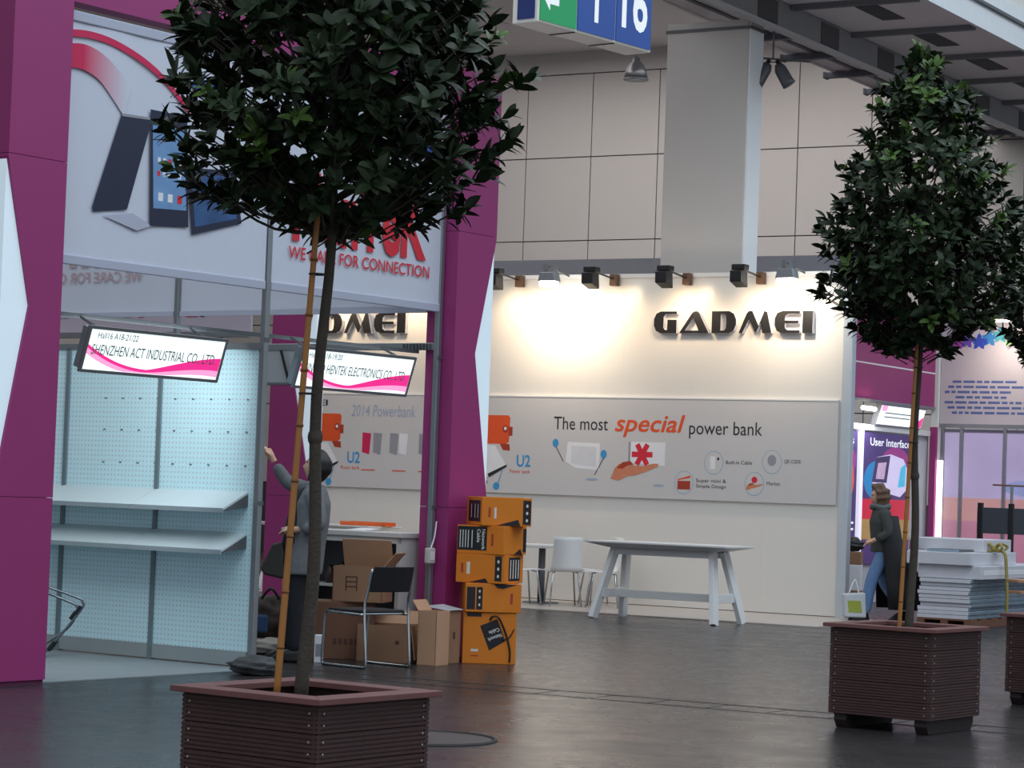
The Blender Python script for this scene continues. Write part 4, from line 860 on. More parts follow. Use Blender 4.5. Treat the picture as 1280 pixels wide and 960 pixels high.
# walking person
J2 = dict(pelvis=(0, 0, .90), chest=(.03, 0, 1.20), neck=(.05, 0, 1.37), headb=(.06, 0, 1.43), head=(.085, 0, 1.50), tilt=.12,
          sh_l=(.03, .17, 1.33), el_l=(.0, .23, 1.06), wr_l=(.18, .20, .98), sh_r=(.03, -.17, 1.33), el_r=(-.14, -.22, 1.10), wr_r=(-.10, -.22, .86), palm_l=(0, 0, 1), palm_r=(1, 0, 0),
          hip_l=(.0, .09, .86), kn_l=(.16, .09, .50), an_l=(.24, .09, .10), toe_l=(.39, .09, .05), hip_r=(.0, -.09, .86), kn_r=(-.04, -.09, .47), an_r=(-.30, -.09, .16), toe_r=(-.20, -.09, .05))
pw2, T2 = person('person with curly brown hair in a long black coat and blue jeans walking left', (4.55, 30.05, 0), R(186), J2, (196, 150, 128), 1.0)
M_coat = mat('black_coat', (26, 26, 30), .8, var=.2, scale=20); M_jean = mat('blue_denim', (92, 122, 164), .85, var=.2, scale=30)
garment('jeans', pw2, M_jean, [([(0, .04, .92), J2['hip_l'], J2['kn_l'], (.23, .09, .08)], [.12, .105, .082, .07]), ([(0, -.04, .92), J2['hip_r'], J2['kn_r'], (-.28, -.09, .16)], [.12, .105, .08, .068])])
garment('jacket', pw2, mat('olive_jacket', (58, 62, 62), .85, var=.2, scale=20), [([J2['chest'], J2['sh_l'], J2['el_l'], (.14, .205, .995)], [.1, .08, .065, .052]), ([J2['chest'], J2['sh_r'], J2['el_r'], (-.105, -.22, .90)], [.1, .08, .065, .052])],
        [[(.0, 0, .84, .15, .20), (.01, 0, 1.0, .145, .19), (.03, 0, 1.2, .145, .20), (.045, 0, 1.33, .10, .15), (.05, 0, 1.39, .075, .08)]])
cf = MB(); n = 18
for (z, cx, rx, ry) in ((1.28, .0, .15, .215), (1.0, -.03, .17, .23), (.75, -.09, .22, .26), (.45, -.18, .32, .29), (.16, -.26, .42, .32)):
    for o_ in (0, .015):
        for k in range(n + 1):
            a = R(55 + 250 * k / n); cf.v.append((cx + (rx + o_ + .035 * math.sin(k * 1.9) * (1.3 - z)) * math.cos(a), (ry + o_) * math.sin(a), z))
N1 = n + 1
for r_ in range(4):
    for k in range(n):
        a = r_ * 2 * N1 + k; b = a + 2 * N1; cf.f += [(a, b, b + 1, a + 1), (a + N1, a + N1 + 1, b + N1 + 1, b + N1)]
    for k in (0, n):
        a = r_ * 2 * N1 + k; b = a + 2 * N1; cf.f.append((a, a + N1, b + N1, b))
for k in range(n): cf.f += [(k, k + 1, k + 1 + N1, k + N1), (8 * N1 + k, 8 * N1 + k + N1, 8 * N1 + k + 1 + N1, 8 * N1 + k + 1)]
cf.obj('coat', M_coat, pw2, True)
for s_ in ('l', 'r'):
    a = Vector(J2['an_' + s_]); z0 = a.z - .10 if s_ == 'l' else 0; MB().loft([(a.x + .06, a.y, z0, .13, .048), (a.x + .06, a.y, z0 + .03, .13, .048), (a.x + .04, a.y, z0 + .07, .10, .045), (a.x, a.y, z0 + .13, .055, .045)]).obj('shoe', M_black, pw2, True)
hair('hair', pw2, T2, mat('brown_hair', (92, 66, 50), .6, var=.4, scale=40), 5, .02, .03, .12, 1.2)
sk = MB().tube([(.05 + .10 * math.cos(a), .09 * math.sin(a), 1.385 + .012 * math.sin(3 * a)) for a in [2 * math.pi * k / 20 for k in range(21)]], .035, 8).obj('scarf', mat('grey_scarf', (92, 100, 104), .9), pw2, True)
cb = thing('carrier_bag', 'white and yellow green bag low in front of the walking person', 'bag', pw2.matrix_world, (.36, .1, .05)); MB().prism([(-.14, .0), (.13, .0), (.15, .28), (-.12, .30)], -.06, .06).obj('body', mat('bag_white', (190, 194, 200), .5), cb, bevel=.02); MB().prism([(-.08, .06), (.08, .06), (.1, .2), (-.06, .2)], -.064, .064).obj('print', mat('bag_lime', (150, 160, 60), .5), cb); MB().tube(arcpts([(-.05, 0, .29), (.0, 0, .45), (.07, 0, .29)], 5), .008).obj('handle', M_lpr, cb)

# ------------------------------------------------------------------ stand beyond the lit wall (right)
CM = GM @ Matrix.Translation((-1.44, 0, 0)) @ Matrix.Rotation(R(90), 4, 'Z')
fs_ = thing('magenta_banner', 'magenta fascia banner right of the lit wall, behind the right tree', 'banner', CM)
MB().box(1.8, 7.3, 0, .04, 2.9, 3.40).obj('panel', M_pink, fs_); MB().box(1.8, 7.3, 0, .04, 3.42, 4.35).obj('panel', M_pink, fs_); MB().box(1.8, 7.3, -.005, .03, 3.40, 3.42).obj('joint_strip', M_lpr, fs_); MB().box(1.8, 7.3, -.02, .06, 2.86, 2.9).obj('rail', M_alu, fs_)
cp_ = thing('corner_post', 'white corner post between the magenta fascia and the colour splash banner', 'post', CM, (7.38, 0, 0)); MB().box(-.06, .06, -.06, .06, 0, 4.4).obj('profile', M_white, cp_, bevel=.01); MB().box(-.08, .08, -.08, .08, 0, .012).obj('foot', M_alud, cp_)
ls = thing('light_box_sign', 'small light box sign hanging under the magenta fascia behind the right tree', 'sign', CM, (4.98, .0, 2.54))
T17 = Matrix.Rotation(R(17), 4, 'X')
MB().box(0, 1.75, 0, .08, 0, .32).obj('housing', M_alu, ls, M=T17); MB().box(.02, 1.73, -.006, 0, .02, .30).obj('lit_panel', M_litw, ls, M=T17); MB().poly([(1.35, .025), (1.72, .025), (1.72, .2)], -.008).obj('swoosh_print', M_litp, ls, M=T17); MB().poly([(.03, .22), (.24, .22), (.24, .3), (.03, .3)], -.008).obj('swoosh_print', M_litpp, ls, M=T17)
for k in range(2): MB().poly([(.2, .19 - k * .06), (1.2, .19 - k * .06), (1.2, .205 - k * .06), (.2, .205 - k * .06)], -.008).obj('caption_print', M_litt, ls, M=T17)
def tube_light(o, loc, sx, power, rot):
    l = bpy.data.lights.new('tube_light', 'AREA'); l.shape = 'RECTANGLE'; l.size = sx; l.size_y = .1; l.energy = power; l.color = (.95, .97, 1.0)
    q = bpy.data.objects.new('tube_light', l); COL.objects.link(q); q.parent = o; q.matrix_local = Matrix.Translation(loc) @ Euler(rot).to_matrix().to_4x4()
r2 = thing('frame_rail', 'pale rail below the light box sign, over the watch posters', 'rail', CM, (0, 0.02, 2.46)); MB().box(1.8, 7.3, 0, .05, 0, .08).obj('profile', M_white, r2); MB().tube([(4.3, -.1, .3), (4.75, -.1, .3)], .03, 10).obj('tube_lamp', M_bulb, r2); tube_light(r2, (4.5, -.16, .26), .6, 12, (R(50), 0, 0))
bw = thing('stand_wall', 'pale back wall of the stand holding the watch posters', 'wall', CM); MB().box(1.8, 7.3, .08, .14, 0, 2.46).obj('panel', mat('back_wall_pale', (196, 196, 204), .6), bw)
def watchposter(lab, x0, x1, red):
    t = thing('watch_poster', lab, 'poster', CM, (0, .06, 0), group='backlit watch posters')
    MB().box(x0, x1, -.02, .018, .55, 2.43).obj('board', mat('poster_violet', (74, 58, 112), .5, emit=.35, var=.3, scale=1.4), t); return t
MP = lambda n, rgb, e=.4, **k: mat(n, rgb, .5, emit=e, **k)
wp = watchposter('User Interface poster with a square watch above red and gold bands', 4.64, 6.5, 0)
text('lettering', 'User Interface', wp, MP('poster_white', (232, 232, 242), .6), 4.9, 6.45, 2.25, .11, -.024, bold=.015)
pr('glow_print', wp, MP('poster_magenta', (150, 60, 130)), ell(5.9, 1.95, .6, .3), -.021); pr('glow_print', wp, MP('poster_cyan', (40, 130, 190)), ell(5.2, 1.75, .5, .28), -.0212)
pr('band_print', wp, MP('poster_red', (206, 40, 66)), [(4.64, 1.19), (6.5, 1.19), (6.5, 1.48), (4.64, 1.48)], -.0225); pr('band_print', wp, MP('poster_gold', (186, 150, 90), .25), [(4.64, .9), (6.5, .9), (6.5, 1.19), (4.64, 1.19)], -.0225)
pr('watch_print', wp, MP('watch_lilac', (206, 196, 228), .55), [(5.0, 1.72), (5.12, 2.08), (5.7, 2.14), (6.2, 2.08), (6.35, 1.95), (6.33, 1.62), (6.1, 1.52), (5.3, 1.6)], -.023)
pr('watch_print', wp, MP('watch_dark', (70, 58, 100), .3), [(5.0, 1.72), (5.12, 2.08), (5.68, 2.12), (5.56, 1.72)], -.0235); pr('watch_print', wp, MP('watch_screen', (190, 160, 190), .5, var=.3, scale=20), [(5.14, 1.77), (5.22, 2.0), (5.54, 2.02), (5.46, 1.77)], -.024)
pr('watch_print', wp, MP('watch_cyan', (70, 180, 216), .5), [(6.0, 1.66), (6.28, 1.68), (6.3, 2.02), (6.1, 1.95)], -.024)
wp2 = watchposter('dark violet poster with a red round watch, half hidden by the lit wall end', 2.6, 4.44, 1)
text('lettering', 'es', wp2, MATS['poster_white'], 4.12, 4.3, 2.25, .11, -.024, bold=.015)
pr('watch_print', wp2, MP('watch_red', (220, 80, 72), .5), ell(3.95, 1.75, .40, .38), -.0215); pr('watch_print', wp2, MP('watch_pale', (236, 206, 210), .5), ell(3.92, 1.78, .27, .25), -.022); pr('glow_print', wp2, MATS['poster_magenta'], ell(4.1, 2.0, .3, .22), -.0212)
for z_ in (1.12, 1.03): pr('caption_print', wp2, MATS['poster_white'], [(3.9, z_), (4.36, z_), (4.36, z_ + .03), (3.9, z_ + .03)], -.023)
ps = thing('light_strip', 'white lit strip between the two watch posters', 'lamp', CM, (4.54, .03, .6)); MB().box(-.06, .06, -.02, .045, 0, 1.85).obj('diffuser', mat('strip_white', (226, 222, 238), .4, emit=.7), ps); MB().box(-.07, .07, -.005, .048, -.03, 0).obj('cap', M_alu, ps)
# splash banner with company lines, glazing below
DM = GM @ Matrix.Translation((0, 7.38, 0))
sp = thing('splash_banner', 'pale banner with a colourful paint splash and small blue lines of text', 'banner', DM)
MB().box(-1.36, 3.2, -.02, .02, 2.66, 4.2).obj('fabric', mat('splash_fabric', (206, 198, 204), .7, var=.03), sp); MB().box(-1.36, 3.2, -.03, .03, 2.6, 2.66).obj('rail', M_alu, sp)
fl_ = thing('floodlight', 'warm floodlight on an arm over the colour splash banner, behind the leaves', 'lamp', DM, (-.2, -.7, 4.25))
MB().tube([(0, .68, -.06), (0, .05, .08)], .014).obj('arm', M_black, fl_); MB().prism([(-.13, -.07), (.13, -.07), (.1, .05), (-.1, .05)], -.08, .08).obj('housing', M_alud, fl_, bevel=.01); MB().box(-.1, .1, -.06, .06, -.10, -.072).obj('glass', M_bulb, fl_)
spot(fl_, (0, .03, -.13), (0, .7, -.85), 45, (1.0, .84, .68), 140, 1.0, .08)
random.seed(11)
for cx, cz, m_ in ((-1.13, 3.9, (170, 84, 176)), (-.98, 3.92, (110, 80, 190)), (-.78, 3.9, (52, 80, 190)), (-.62, 3.95, (60, 140, 206)), (-.45, 4.0, (90, 180, 190)), (-.28, 3.95, (130, 190, 90)), (-.02, 3.95, (206, 190, 60)), (.15, 4.0, (230, 150, 60))):
    mm = mat('splash_%d' % m_[0], m_, .6)
    for q in range(5):
        a = random.uniform(0, 6.3); d = random.uniform(.0, .09) if q else 0; r_ = random.uniform(.02, .05) if q else .1
        pr('splash_print', sp, mm, [(cx + d * math.cos(a) + r_ * (1 + .35 * math.sin(5 * b + q)) * math.cos(b), cz + d * math.sin(a) + r_ * (1 + .35 * math.sin(5 * b + q)) * math.sin(b)) for b in [2 * math.pi * k / 20 for k in range(20)]], -.022 - .0002 * q)
for row in range(7):
    x_ = -1.3 + (.12 if row % 3 == 0 else .0) + .05 * (row % 2); xe = .2 - (.5 if row in (0, 2, 3) else .0)
    while x_ < xe:
        w_ = random.uniform(.06, .2); pr('text_line_print', sp, mat('blue_text', (92, 112, 170), .6), [(x_, 3.28 - row * .078), (x_ + w_, 3.28 - row * .078), (x_ + w_, 3.315 - row * .078), (x_, 3.315 - row * .078)], -.022); x_ += w_ + .03
gp = thing('glazed_partition', 'translucent glazed partition with violet and orange glow below the splash banner', 'partition', DM)
for k, xk in enumerate((-1.32, -1.02, -.34, .34, 1.02, 1.7)):
    MB().box(xk - .025, xk + .025, -.03, .03, 0, 2.6).obj('mullion', M_alu, gp, bevel=.004)
M_pane = mat('ribbed_pane', (200, 196, 212), .25, var=.05)
b_ = M_pane.node_tree.nodes['Principled BSDF']; b_.inputs['Transmission Weight'].default_value = .85; b_.inputs['Roughness'].default_value = .22; b_.inputs['IOR'].default_value = 1.1
for a, b in ((-1.295, -1.045), (-.995, -.365), (-.315, .315), (.365, .995), (1.045, 1.675)): MB().box(a, b, -.006, .006, .05, 2.58).obj('pane', M_pane, gp)
MB().box(-1.32, 1.7, -.02, .02, 0, .05).obj('sill', M_alu, gp)
gb = thing('gradient_poster', 'large violet, orange and red lit graphic behind the glazed partition', 'poster', DM, (0, .7, 0))
MB().box(-1.6, 2.4, 0, .03, 0, 2.6).obj('board', M_alu, gb)
pr('colour_field', gb, MP('field_violet', (206, 196, 222), 1.0, var=.25, scale=1.3), [(-1.6, 1.55), (2.4, 1.55), (2.4, 2.55), (-1.6, 2.55)], -.002); pr('colour_field', gb, MP('field_orange', (240, 178, 156), .9, var=.2, scale=2), [(-1.6, 1.2), (2.4, 1.2), (2.4, 1.55), (-1.6, 1.55)], -.002); pr('colour_field', gb, MP('field_red', (226, 150, 164), .8, var=.2, scale=2), [(-1.6, .3), (2.4, .3), (2.4, 1.2), (-1.6, 1.2)], -.002); pr('colour_field', gb, MP('field_blue', (166, 186, 226), .9, var=.2), ell(-.1, 1.72, .5, .13), -.004)
st = thing('light_strip', 'bright white upright light strip at the left of the glazed partition', 'lamp', DM, (-1.31, -.11, .75)); MB().box(-.04, .04, -.025, .025, 0, 1.35).obj('diffuser', mat('strip_bright', (250, 250, 250), .4, emit=2.2), st); MB().box(-.045, .045, -.03, .03, -.03, 0).obj('cap', M_alu, st)
mp = thing('magenta_post', 'slim magenta post beside the bright light strip', 'post', DM, (-1.42, -.12, 0)); MB().box(-.05, .05, -.04, .04, .0, 2.6).obj('profile', M_pink, mp, bevel=.005); MB().box(-.055, .055, -.045, .045, 0, .02).obj('foot', M_dark, mp)
# dark cabinet board with figure sign on two stands
mo = thing('dark_board', 'dark grey board on two short stands with a small white figure', 'board', GM, (.84, 3.0, 0))
MB().box(0, 1.5, -.02, .02, 1.08, 1.42).obj('board', mat('board_grey', (66, 70, 80), .5), mo, bevel=.006)
for x_ in (.04, .46, 1.2): MB().box(x_ - .03, x_ + .03, -.04, .04, 0, 1.48).obj('stand', M_black, mo, bevel=.006)
MB().tube([(.2, 0, 1.72), (1.5, 0, 1.70)], .012).obj('rail', mat('rail_brown', (130, 90, 80), .4), mo); MB().tube([(.46, 0, 1.48), (.46, 0, 1.72)], .02).obj('rail_post', M_alu, mo); MB().tube([(1.2, 0, 1.48), (1.2, 0, 1.72)], .02).obj('rail_post', M_alu, mo)
pr('figure_print', mo, M_lpr, [(.75, 1.18), (.77, 1.25), (.79, 1.18), (.81, 1.19), (.79, 1.3), (.82, 1.34), (.77, 1.33), (.74, 1.27), (.76, 1.28), (.74, 1.2)], -.022); pr('figure_print', mo, M_lpr, ell(.79, 1.36, .014, .016, 12), -.022)
# stack of boards on a pallet
pa = thing('pallet', 'brown wooden pallet under the pile of white boards', 'pallet', GM, (1.37, -.45, 0))
for k in range(3): MB().box(.0 + .29 * k, .09 + .29 * k, 0, 2.8, 0, .08).obj('bearer', M_cardd, pa)
for k in range(8): MB().box(0, .67, .36 * k, .36 * k + .22, .08, .10).obj('slat', M_cardd, pa)
random.seed(4); z_ = .1
M_board = mat('white_board', (206, 206, 214), .5); M_bedge = mat('silver_edge', (176, 200, 220), .25, .6, var=.3, scale=4)
words = ('lowest', 'second lowest', 'third lowest', 'fourth lowest', 'fifth lowest', 'sixth lowest', 'seventh lowest', 'eighth lowest', 'ninth lowest', 'tenth lowest')
for k in range(10):
    dx, dy = random.uniform(-.012, .02), random.uniform(-.03, .03)
    t = thing('white_board', 'white board with silver edge, %s in the pile on the pallet' % words[k], 'board', GM, (1.37 + dx, -.42 + dy, z_), group='white boards piled on the pallet')
    MB().box(0, .63, 0, 2.7, 0, .042).obj('board', M_board, t, bevel=.003); MB().box(.63, .645, 0, 2.7, .004, .038).obj('silver_edge', M_bedge, t); z_ += .047
t = thing('foam_block', 'broad white block on top of the piled boards', 'block', GM, (1.34, -.38, z_)); MB().box(0, .78, .0, 2.6, 0, .16).obj('body', M_board, t, bevel=.008); MB().box(.779, .782, .1, 2.4, .05, .11).obj('edge_strip', M_lpr, t)
t = thing('foam_block', 'second white block overhanging the pile on the left', 'block', GM, (1.22, -.46, z_ + .162)); MB().box(0, .80, .0, 1.6, 0, .15).obj('body', M_board, t, bevel=.008); MB().box(-.002, .0, .05, 1.5, .04, .1).obj('edge_strip', M_lpr, t)
t = thing('foam_block', 'topmost white block at the back of the pile with a magenta label', 'block', GM, (1.0, .15, z_ + .314)); MB().box(0, .95, .0, 1.0, 0, .15).obj('body', M_board, t, bevel=.008); MB().box(.02, .06, -.003, 0, .01, .11).obj('label_patch', M_pink, t)
t = thing('metal_plank', 'thin silver edged plank lying on the white blocks', 'plank', GM, (1.45, -.40, z_ + .314)); MB().box(0, .4, 0, .5, 0, .03).obj('board', M_alud, t); MB().box(0, .4, -.006, 0, .003, .027).obj('silver_edge', M_bedge, t)
rb = thing('ribbon_bow', 'yellow green ribbon tied round the pile of white boards', 'ribbon', GM, (2.02, .35, z_ + .33)); M_rib = mat('ribbon_olive', (150, 136, 70), .6, var=.3, scale=12)
for a in (-150, -30, 40, 160):
    c, s_ = math.cos(R(a)), math.sin(R(a)); MB().tube(arcpts([(0, 0, .02), (.08 * c, .10 * s_, .09), (.15 * c, .2 * s_, .05), (.07 * c, .08 * s_, .0), (0, 0, .02)], 5), .016, 6).obj('loop', M_rib, rb, True)
MB().ball((0, 0, .03), .045, .05, .04).obj('knot', M_rib, rb, True); MB().tube(arcpts([(.02, 0, .02), (.14, -.04, -.02), (.17, -.05, -.2), (.20, -.08, -.5), (.2, -.09, -.74)], 6), .02, 6).obj('tail', M_rib, rb, True)
for k, (loc, w_, h_, lab) in enumerate((((3.98, 31.9, 0), .42, .30, 'brown carton on the floor past the end of the lit wall, lowest of three'), ((3.98, 31.9, .302), .40, .33, 'white carton between two brown cartons past the end of the lit wall'), ((3.98, 31.9, .634), .40, .16, 'brown carton on top of the white carton past the end of the lit wall'))):
    t = thing('cardboard_box', lab, 'box', None, (loc[0] + .38, loc[1], loc[2]), R(-12)); MB().box(-w_ / 2, w_ / 2, -.18, .18, 0, h_).obj('carton', M_lpr if k == 1 else M_card, t, bevel=.006); MB().box(-w_ / 2, w_ / 2, -.02, .02, h_, h_ + .001).obj('tape', MATS['parcel_tape'], t)
lp_ = lump('black_bag', 'black crumpled bag on the cartons beside the walking person', 'bag', (4.42, 31.88, .80), .16, .12, .1, M_black, 6)
wbd = thing('board_bench', 'low bench of two pale boards on dark legs behind the right edge planter', 'bench', None, (4.72, 20.5, 0), R(12))
for z_, y_ in ((.83, -.1), (.74, -.16)): MB().box(-.62, .7, y_ - .1, y_ + .16, z_, z_ + .025).obj('board', M_cardl, wbd, bevel=.003)
for x_ in (-.35, .45): MB().box(x_ - .05, x_ + .05, -.15, .05, 0, .74).obj('leg', M_dark, wbd, bevel=.004); MB().box(x_ - .05, x_ + .05, -.15, .05, .765, .83).obj('block', M_dark, wbd)

# ------------------------------------------------------------------ planters and trees
rib = [(0, 0)]
def plank_mesh(L, h):
    P = [(0, 0)]
    n = 6
    prof = []
    for k in range(n):
        z0 = h * k / n; z1 = h * (k + 1) / n; prof += [(-.012, z0 + .002), (-.012, z1 - .005), (-.006, z1 - .004), (-.006, z1 + .001 if k < n - 1 else z1)]
    pts = [(.012, 0)] + [(y, max(0.0, min(h, z))) for y, z in prof] + [(.012, h)]
    m = len(pts); vs = [(x, y, z) for x in (-L / 2, L / 2) for y, z in pts]
    fs = [tuple(range(m)), tuple(range(2 * m - 1, m - 1, -1))] + [(i, i + m, (i + 1) % m + m, (i + 1) % m) for i in range(m)]
    return MB().add(vs, fs).mesh('plank', M_wpc)
PLK = plank_mesh(.732, .105)
def planter(label, loc, sc, sz):
    t = thing('planter', label, 'planter', None, loc, HROT, 'brown decking planters'); t.scale = (sc, sc, sz)
    for side in range(4):
        T = Matrix.Rotation(R(90 * side), 4, 'Z')
        for k in range(5): link('plank', PLK, t, 0, T @ Matrix.Translation((0, -.355, .09 + k * .107)))
        MB().box(-.075, -.03, -.075, -.03, .085, .625).obj('corner_post', mat('corner_dark', (52, 36, 36), .7), t, M=T @ Matrix.Translation((.372, .372, 0)))
        MB().add([(-.405, -.405, .628), (.405, -.405, .628), (.28, -.28, .628), (-.28, -.28, .628), (-.405, -.405, .652), (.405, -.405, .652), (.28, -.28, .652), (-.28, -.28, .652)], [(3, 2, 1, 0), (4, 5, 6, 7), (0, 1, 5, 4), (1, 2, 6, 5), (2, 3, 7, 6), (3, 0, 4, 7)]).obj('rim_board', M_rim, t, bevel=.003, M=T)
        sc_m = MB()
        for k in range(5):
            for x_ in (-.325, .325):
                for dz in (.03, .075): sc_m.ball((x_, -.368, .09 + k * .107 + dz), .006, .003, .006, 8, 6)
        o = sc_m.obj('screw_heads', mat('screw_steel', (160, 156, 150), .35, .8), t, M=T); o['kind'] = 'stuff'
    for s_ in (-1, 1):
        MB().prism([(-.34, .088), (-.345, .05), (-.31, .0), (.31, .0), (.345, .05), (.34, .088)], s_ * .29 - .045, s_ * .29 + .045).obj('skid', mat('skid_dark', (46, 36, 36), .7), t, bevel=.004)
    so = MB(); n = 14
    for j in range(n + 1):
        for i in range(n + 1): so.v.append((-.33 + .66 * i / n, -.33 + .66 * j / n, .585 + .018 * math.sin(i * 2.1 + j) * math.cos(j * 1.7)))
    for j in range(n):
        for i in range(n): a = j * (n + 1) + i; so.f.append((a, a + 1, a + n + 2, a + n + 1))
    o = so.obj('soil', M_soil, t, True); o['kind'] = 'stuff'
    return t
planter('brown ribbed planter box nearest the camera, cut by the bottom edge', (-.75, 9.68, 0), .925, .995)
planter('brown ribbed planter box on two skids right of the trestle table', (2.593, 16.04, 0), .975, 1.02)
planter('brown ribbed planter box cut by the right edge', (4.2, 18.37, 0), 1.0, 1.02)
def leafmesh(name, m):
    cols = [(0, 0, 0), (.12, .22, .01), (.32, .44, .004), (.58, .47, -.03), (.82, .28, -.08), (1.0, 0, -.14)]
    v = []; f = []
    for x, w_, z in cols:
        v += [(x, -w_ * .5, z + w_ * .10), (x, 0, z), (x, w_ * .5, z + w_ * .10)]
    for i in range(5):
        a = 3 * i; f += [(a, a + 3, a + 4, a + 1), (a + 1, a + 4, a + 5, a + 2)]
    b = MB(); b.v = [(x, y * .92, z) for x, y, z in v]; b.f = f
    return b, b.mesh(name, m, True)
LB, LEAF = leafmesh('leaf', M_leaf); _, LEAFN = leafmesh('young_leaf', M_leafn)
PROF = [(2.38, .10), (2.46, .32), (2.58, .52), (2.75, .66), (2.97, .69), (3.27, .67), (3.55, .61), (3.70, .50), (3.95, .38), (4.15, .31), (4.30, .2), (4.44, .05)]
def crown_r(z):
    for (a, ra), (b, rb_) in zip(PROF, PROF[1:]):
        if a <= z <= b: return ra + (rb_ - ra) * (z - a) / (b - a)
    return .03
CI = cam.matrix_world.inverted()
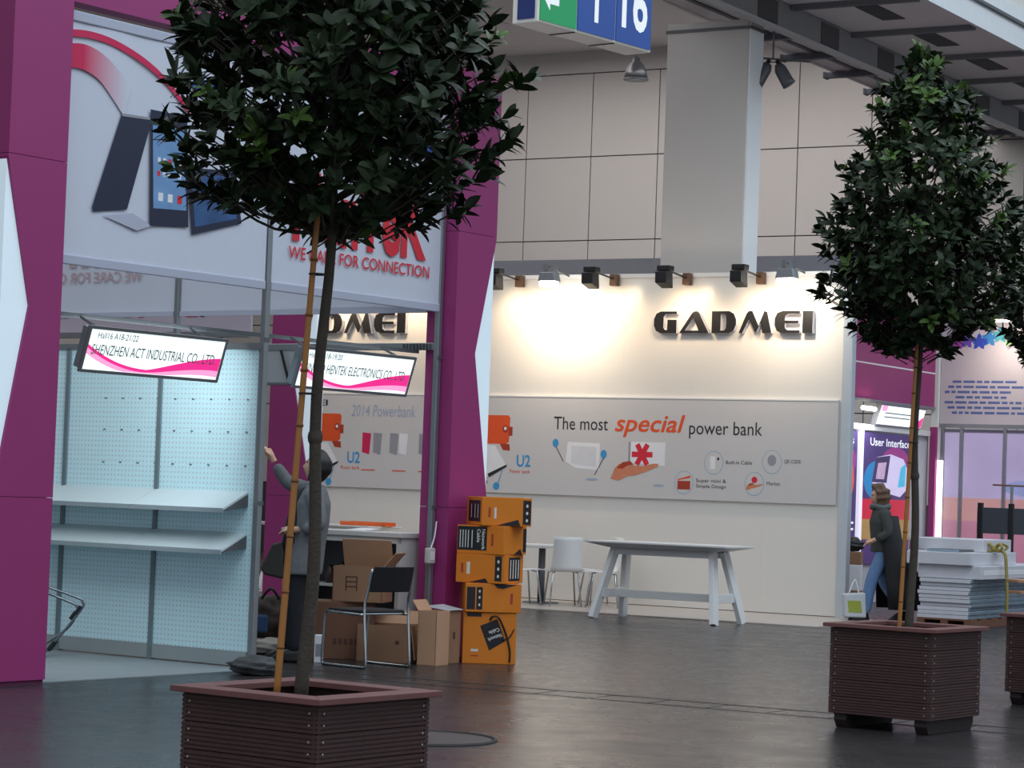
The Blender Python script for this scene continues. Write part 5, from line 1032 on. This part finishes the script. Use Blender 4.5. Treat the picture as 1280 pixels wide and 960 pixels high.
def tree(label, base, lean, seed, nclu, nleaf_obj, extra=(), sway=(1, 1)):
    random.seed(seed); t = thing('potted_tree', label, 'tree', None, base, 0, 'trees in brown planters'); bz = base[2]
    def axis(z):                                     # local trunk axis at height z above the hall floor
        u = (z - bz) / 1.9; return Vector((lean[0] * u + .012 * math.sin(z * 5 + seed), lean[1] * u + .010 * math.cos(z * 4.3 + seed), z - bz))
    zs = [bz - .02 + .12 * k for k in range(30)]
    zs = [z for z in zs if z < 4.2]
    MB().tube([axis(z) for z in zs], [.029 - .019 * (i / len(zs)) for i in range(len(zs))], 10).obj('trunk', M_bark, t, True)
    MB().ball(tuple(axis(1.62)), .030, .030, .04, 10, 8).obj('knot', M_bark, t, True)
    clus = []
    tot = sum(crown_r(2.4 + 2.04 * (k + .5) / 60) ** 1.6 for k in range(60))
    while len(clus) < nclu:
        z = random.uniform(2.42, 4.42)
        if random.random() > (crown_r(z) / .7) ** 1.3: continue
        a = random.uniform(0, 2 * math.pi); q = random.random(); rr = crown_r(z) * (.25 + .75 * q ** .55) * random.uniform(.8, 1.06)
        if z > 4.2: rr *= .6
        c = axis(z) + Vector((rr * math.cos(a) * sway[0], rr * math.sin(a), 0)); clus.append((c, a, rr))
    for c, a in extra: clus.append((Vector(c), a, .7))
    nb = 0; tw = MB()
    for i, (c, a, rr) in enumerate(clus):
        zb = max(c.z + bz - rr * .75, 2.42); s0 = axis(zb); mid = s0.lerp(c, .55) + Vector((0, 0, -.05))
        if i % 22 == 0: MB().tube(arcpts([s0, mid, c], 3), [.009] * 3 + [.006] * 3 + [.003], 6).obj('branch', M_bark, t, True)
        else:
            m2 = c - Vector((math.cos(a) * .16, math.sin(a) * .16, .09)); tw.tube([m2, c], [.004, .0025], 5, False)
    o = tw.obj('twigs', M_bark, t); o['kind'] = 'stuff'
    leaves = []
    for c, a, rr in clus:
        young = random.random() < (.07 + .55 * max(0, (c.z + bz - 3.35)))
        ax = Vector((math.cos(a) * .8, math.sin(a) * .8, .55 + .3 * random.random())).normalized(); n = random.randint(8, 12)
        u = ax.orthogonal().normalized(); w_ = ax.cross(u)
        for k in range(n):
            th = 2.4 * k + random.uniform(-.3, .3); el = random.uniform(.55, 1.35) if k > 2 else random.uniform(.15, .6)
            d = (ax * math.cos(el) + (u * math.cos(th) + w_ * math.sin(th)) * math.sin(el)); d.z -= .12; d.normalize()
            p0 = c - ax * random.uniform(-.01, .07); sd = d.cross(ax)
            if sd.length < .05: sd = u.copy()
            sd.normalize(); nn = sd.cross(d)
            if nn.z < 0 and random.random() < .8: sd = -sd; nn = -nn
            L = random.uniform(.068, .112) * (.8 if young else 1); Wd = L * random.uniform(.85, 1.1)
            Mx = Matrix((d * L, sd * Wd, nn * L)).transposed().to_4x4(); Mx.translation = p0
            pc = CI @ (Matrix.Translation(base) @ (p0 + d * L * .5)); ux = 640 + FPX * pc.x / -pc.z; uy = 480 - FPX * pc.y / -pc.z
            vis = (-30 < ux < 1310 and -30 < uy < 990)
            ctr = axis(min(max(c.z + bz, 2.5), 4.3)); out = ((p0 + d * L * .5) - ctr)
            toward = -(CI.to_3x3() @ out).z * -1.0
            leaves.append(((toward + out.length * .45 + (0 if vis else -9)), Mx, young))
    leaves.sort(key=lambda q: -q[0])
    for s_, Mx, y in leaves[:nleaf_obj]: link('leaf', LEAFN if y else LEAF, t, 0, Mx)
    for yy, m_ in ((False, M_leaf), (True, M_leafn)):
        b = MB()
        for s_, Mx, y in leaves[nleaf_obj:]:
            if y == yy: b.add([Mx @ Vector(q) for q in LB.v], LB.f)
        if b.v: o = b.obj('foliage' if not yy else 'young_foliage', m_, t, True); o['kind'] = 'stuff'
    return t
PROF0 = PROF; PROF = [(2.43, .18), (2.50, .42), (2.60, .60)] + PROF0[3:]
tree('leafy evergreen tree nearest the camera with its crown cut by the top edge', (-.765, 9.68, .585), (.03, 0), 21, 800, 300, [((.62, -.1, 2.12), .2), ((.70, -.1, 2.3), .1), ((.78, -.05, 2.46), .1), ((.6, .0, 2.35), 0), ((-.40, 0, 1.97), 3.0)], (1.06, 1))
PROF = PROF0
tree('leafy evergreen tree right of the large letters with its whole crown in view', (2.62, 16.04, .585), (.0, 0), 33, 760, 300)
tree('leafy evergreen tree cut by the right edge of the view', (4.2, 18.37, .585), (.0, 0), 44, 700, 120)
def stake(lab, base, top):
    t = thing('bamboo_stake', lab, 'stake', None, base, 0, 'bamboo stakes beside the trees'); d = Vector(top) - Vector(base); n = 24
    MB().tube([d * (k / n) for k in range(n + 1)], [.0145 - .003 * k / n for k in range(n + 1)], 10).obj('cane', M_bamboo, t, True)
    for k in range(1, 9): MB().tube([d * (k / 9 - .003), d * (k / 9), d * (k / 9 + .003)], [.0145, .0165, .0145], 10).obj('node_ring', mat('bamboo_node', (132, 84, 42), .6), t, True)
    for k in (.62, .86): MB().tube([d * k + Vector((.03 * math.cos(a) + .018, .03 * math.sin(a), 0)) for a in [2 * math.pi * q / 14 for q in range(15)]], .004, 5).obj('tie', M_black, t)
stake('bamboo stake leaning on the trunk of the nearest tree', (-.865, 9.62, .59), (-.775, 9.60, 2.52))
stake('bamboo stake beside the trunk of the tree with its whole crown in view', (2.535, 15.98, .59), (2.60, 15.97, 2.6))
stake('bamboo stake beside the trunk of the tree at the right edge', (4.12, 18.31, .59), (4.17, 18.30, 2.6))
t = thing('fallen_leaf', 'single fallen leaf lying on the rim of the nearest planter', 'leaf', None, (-.36, 9.77, .625), R(-10)); link('blade', LEAFN, t, 0, Matrix.Diagonal((.06, .06, .06, 1)))
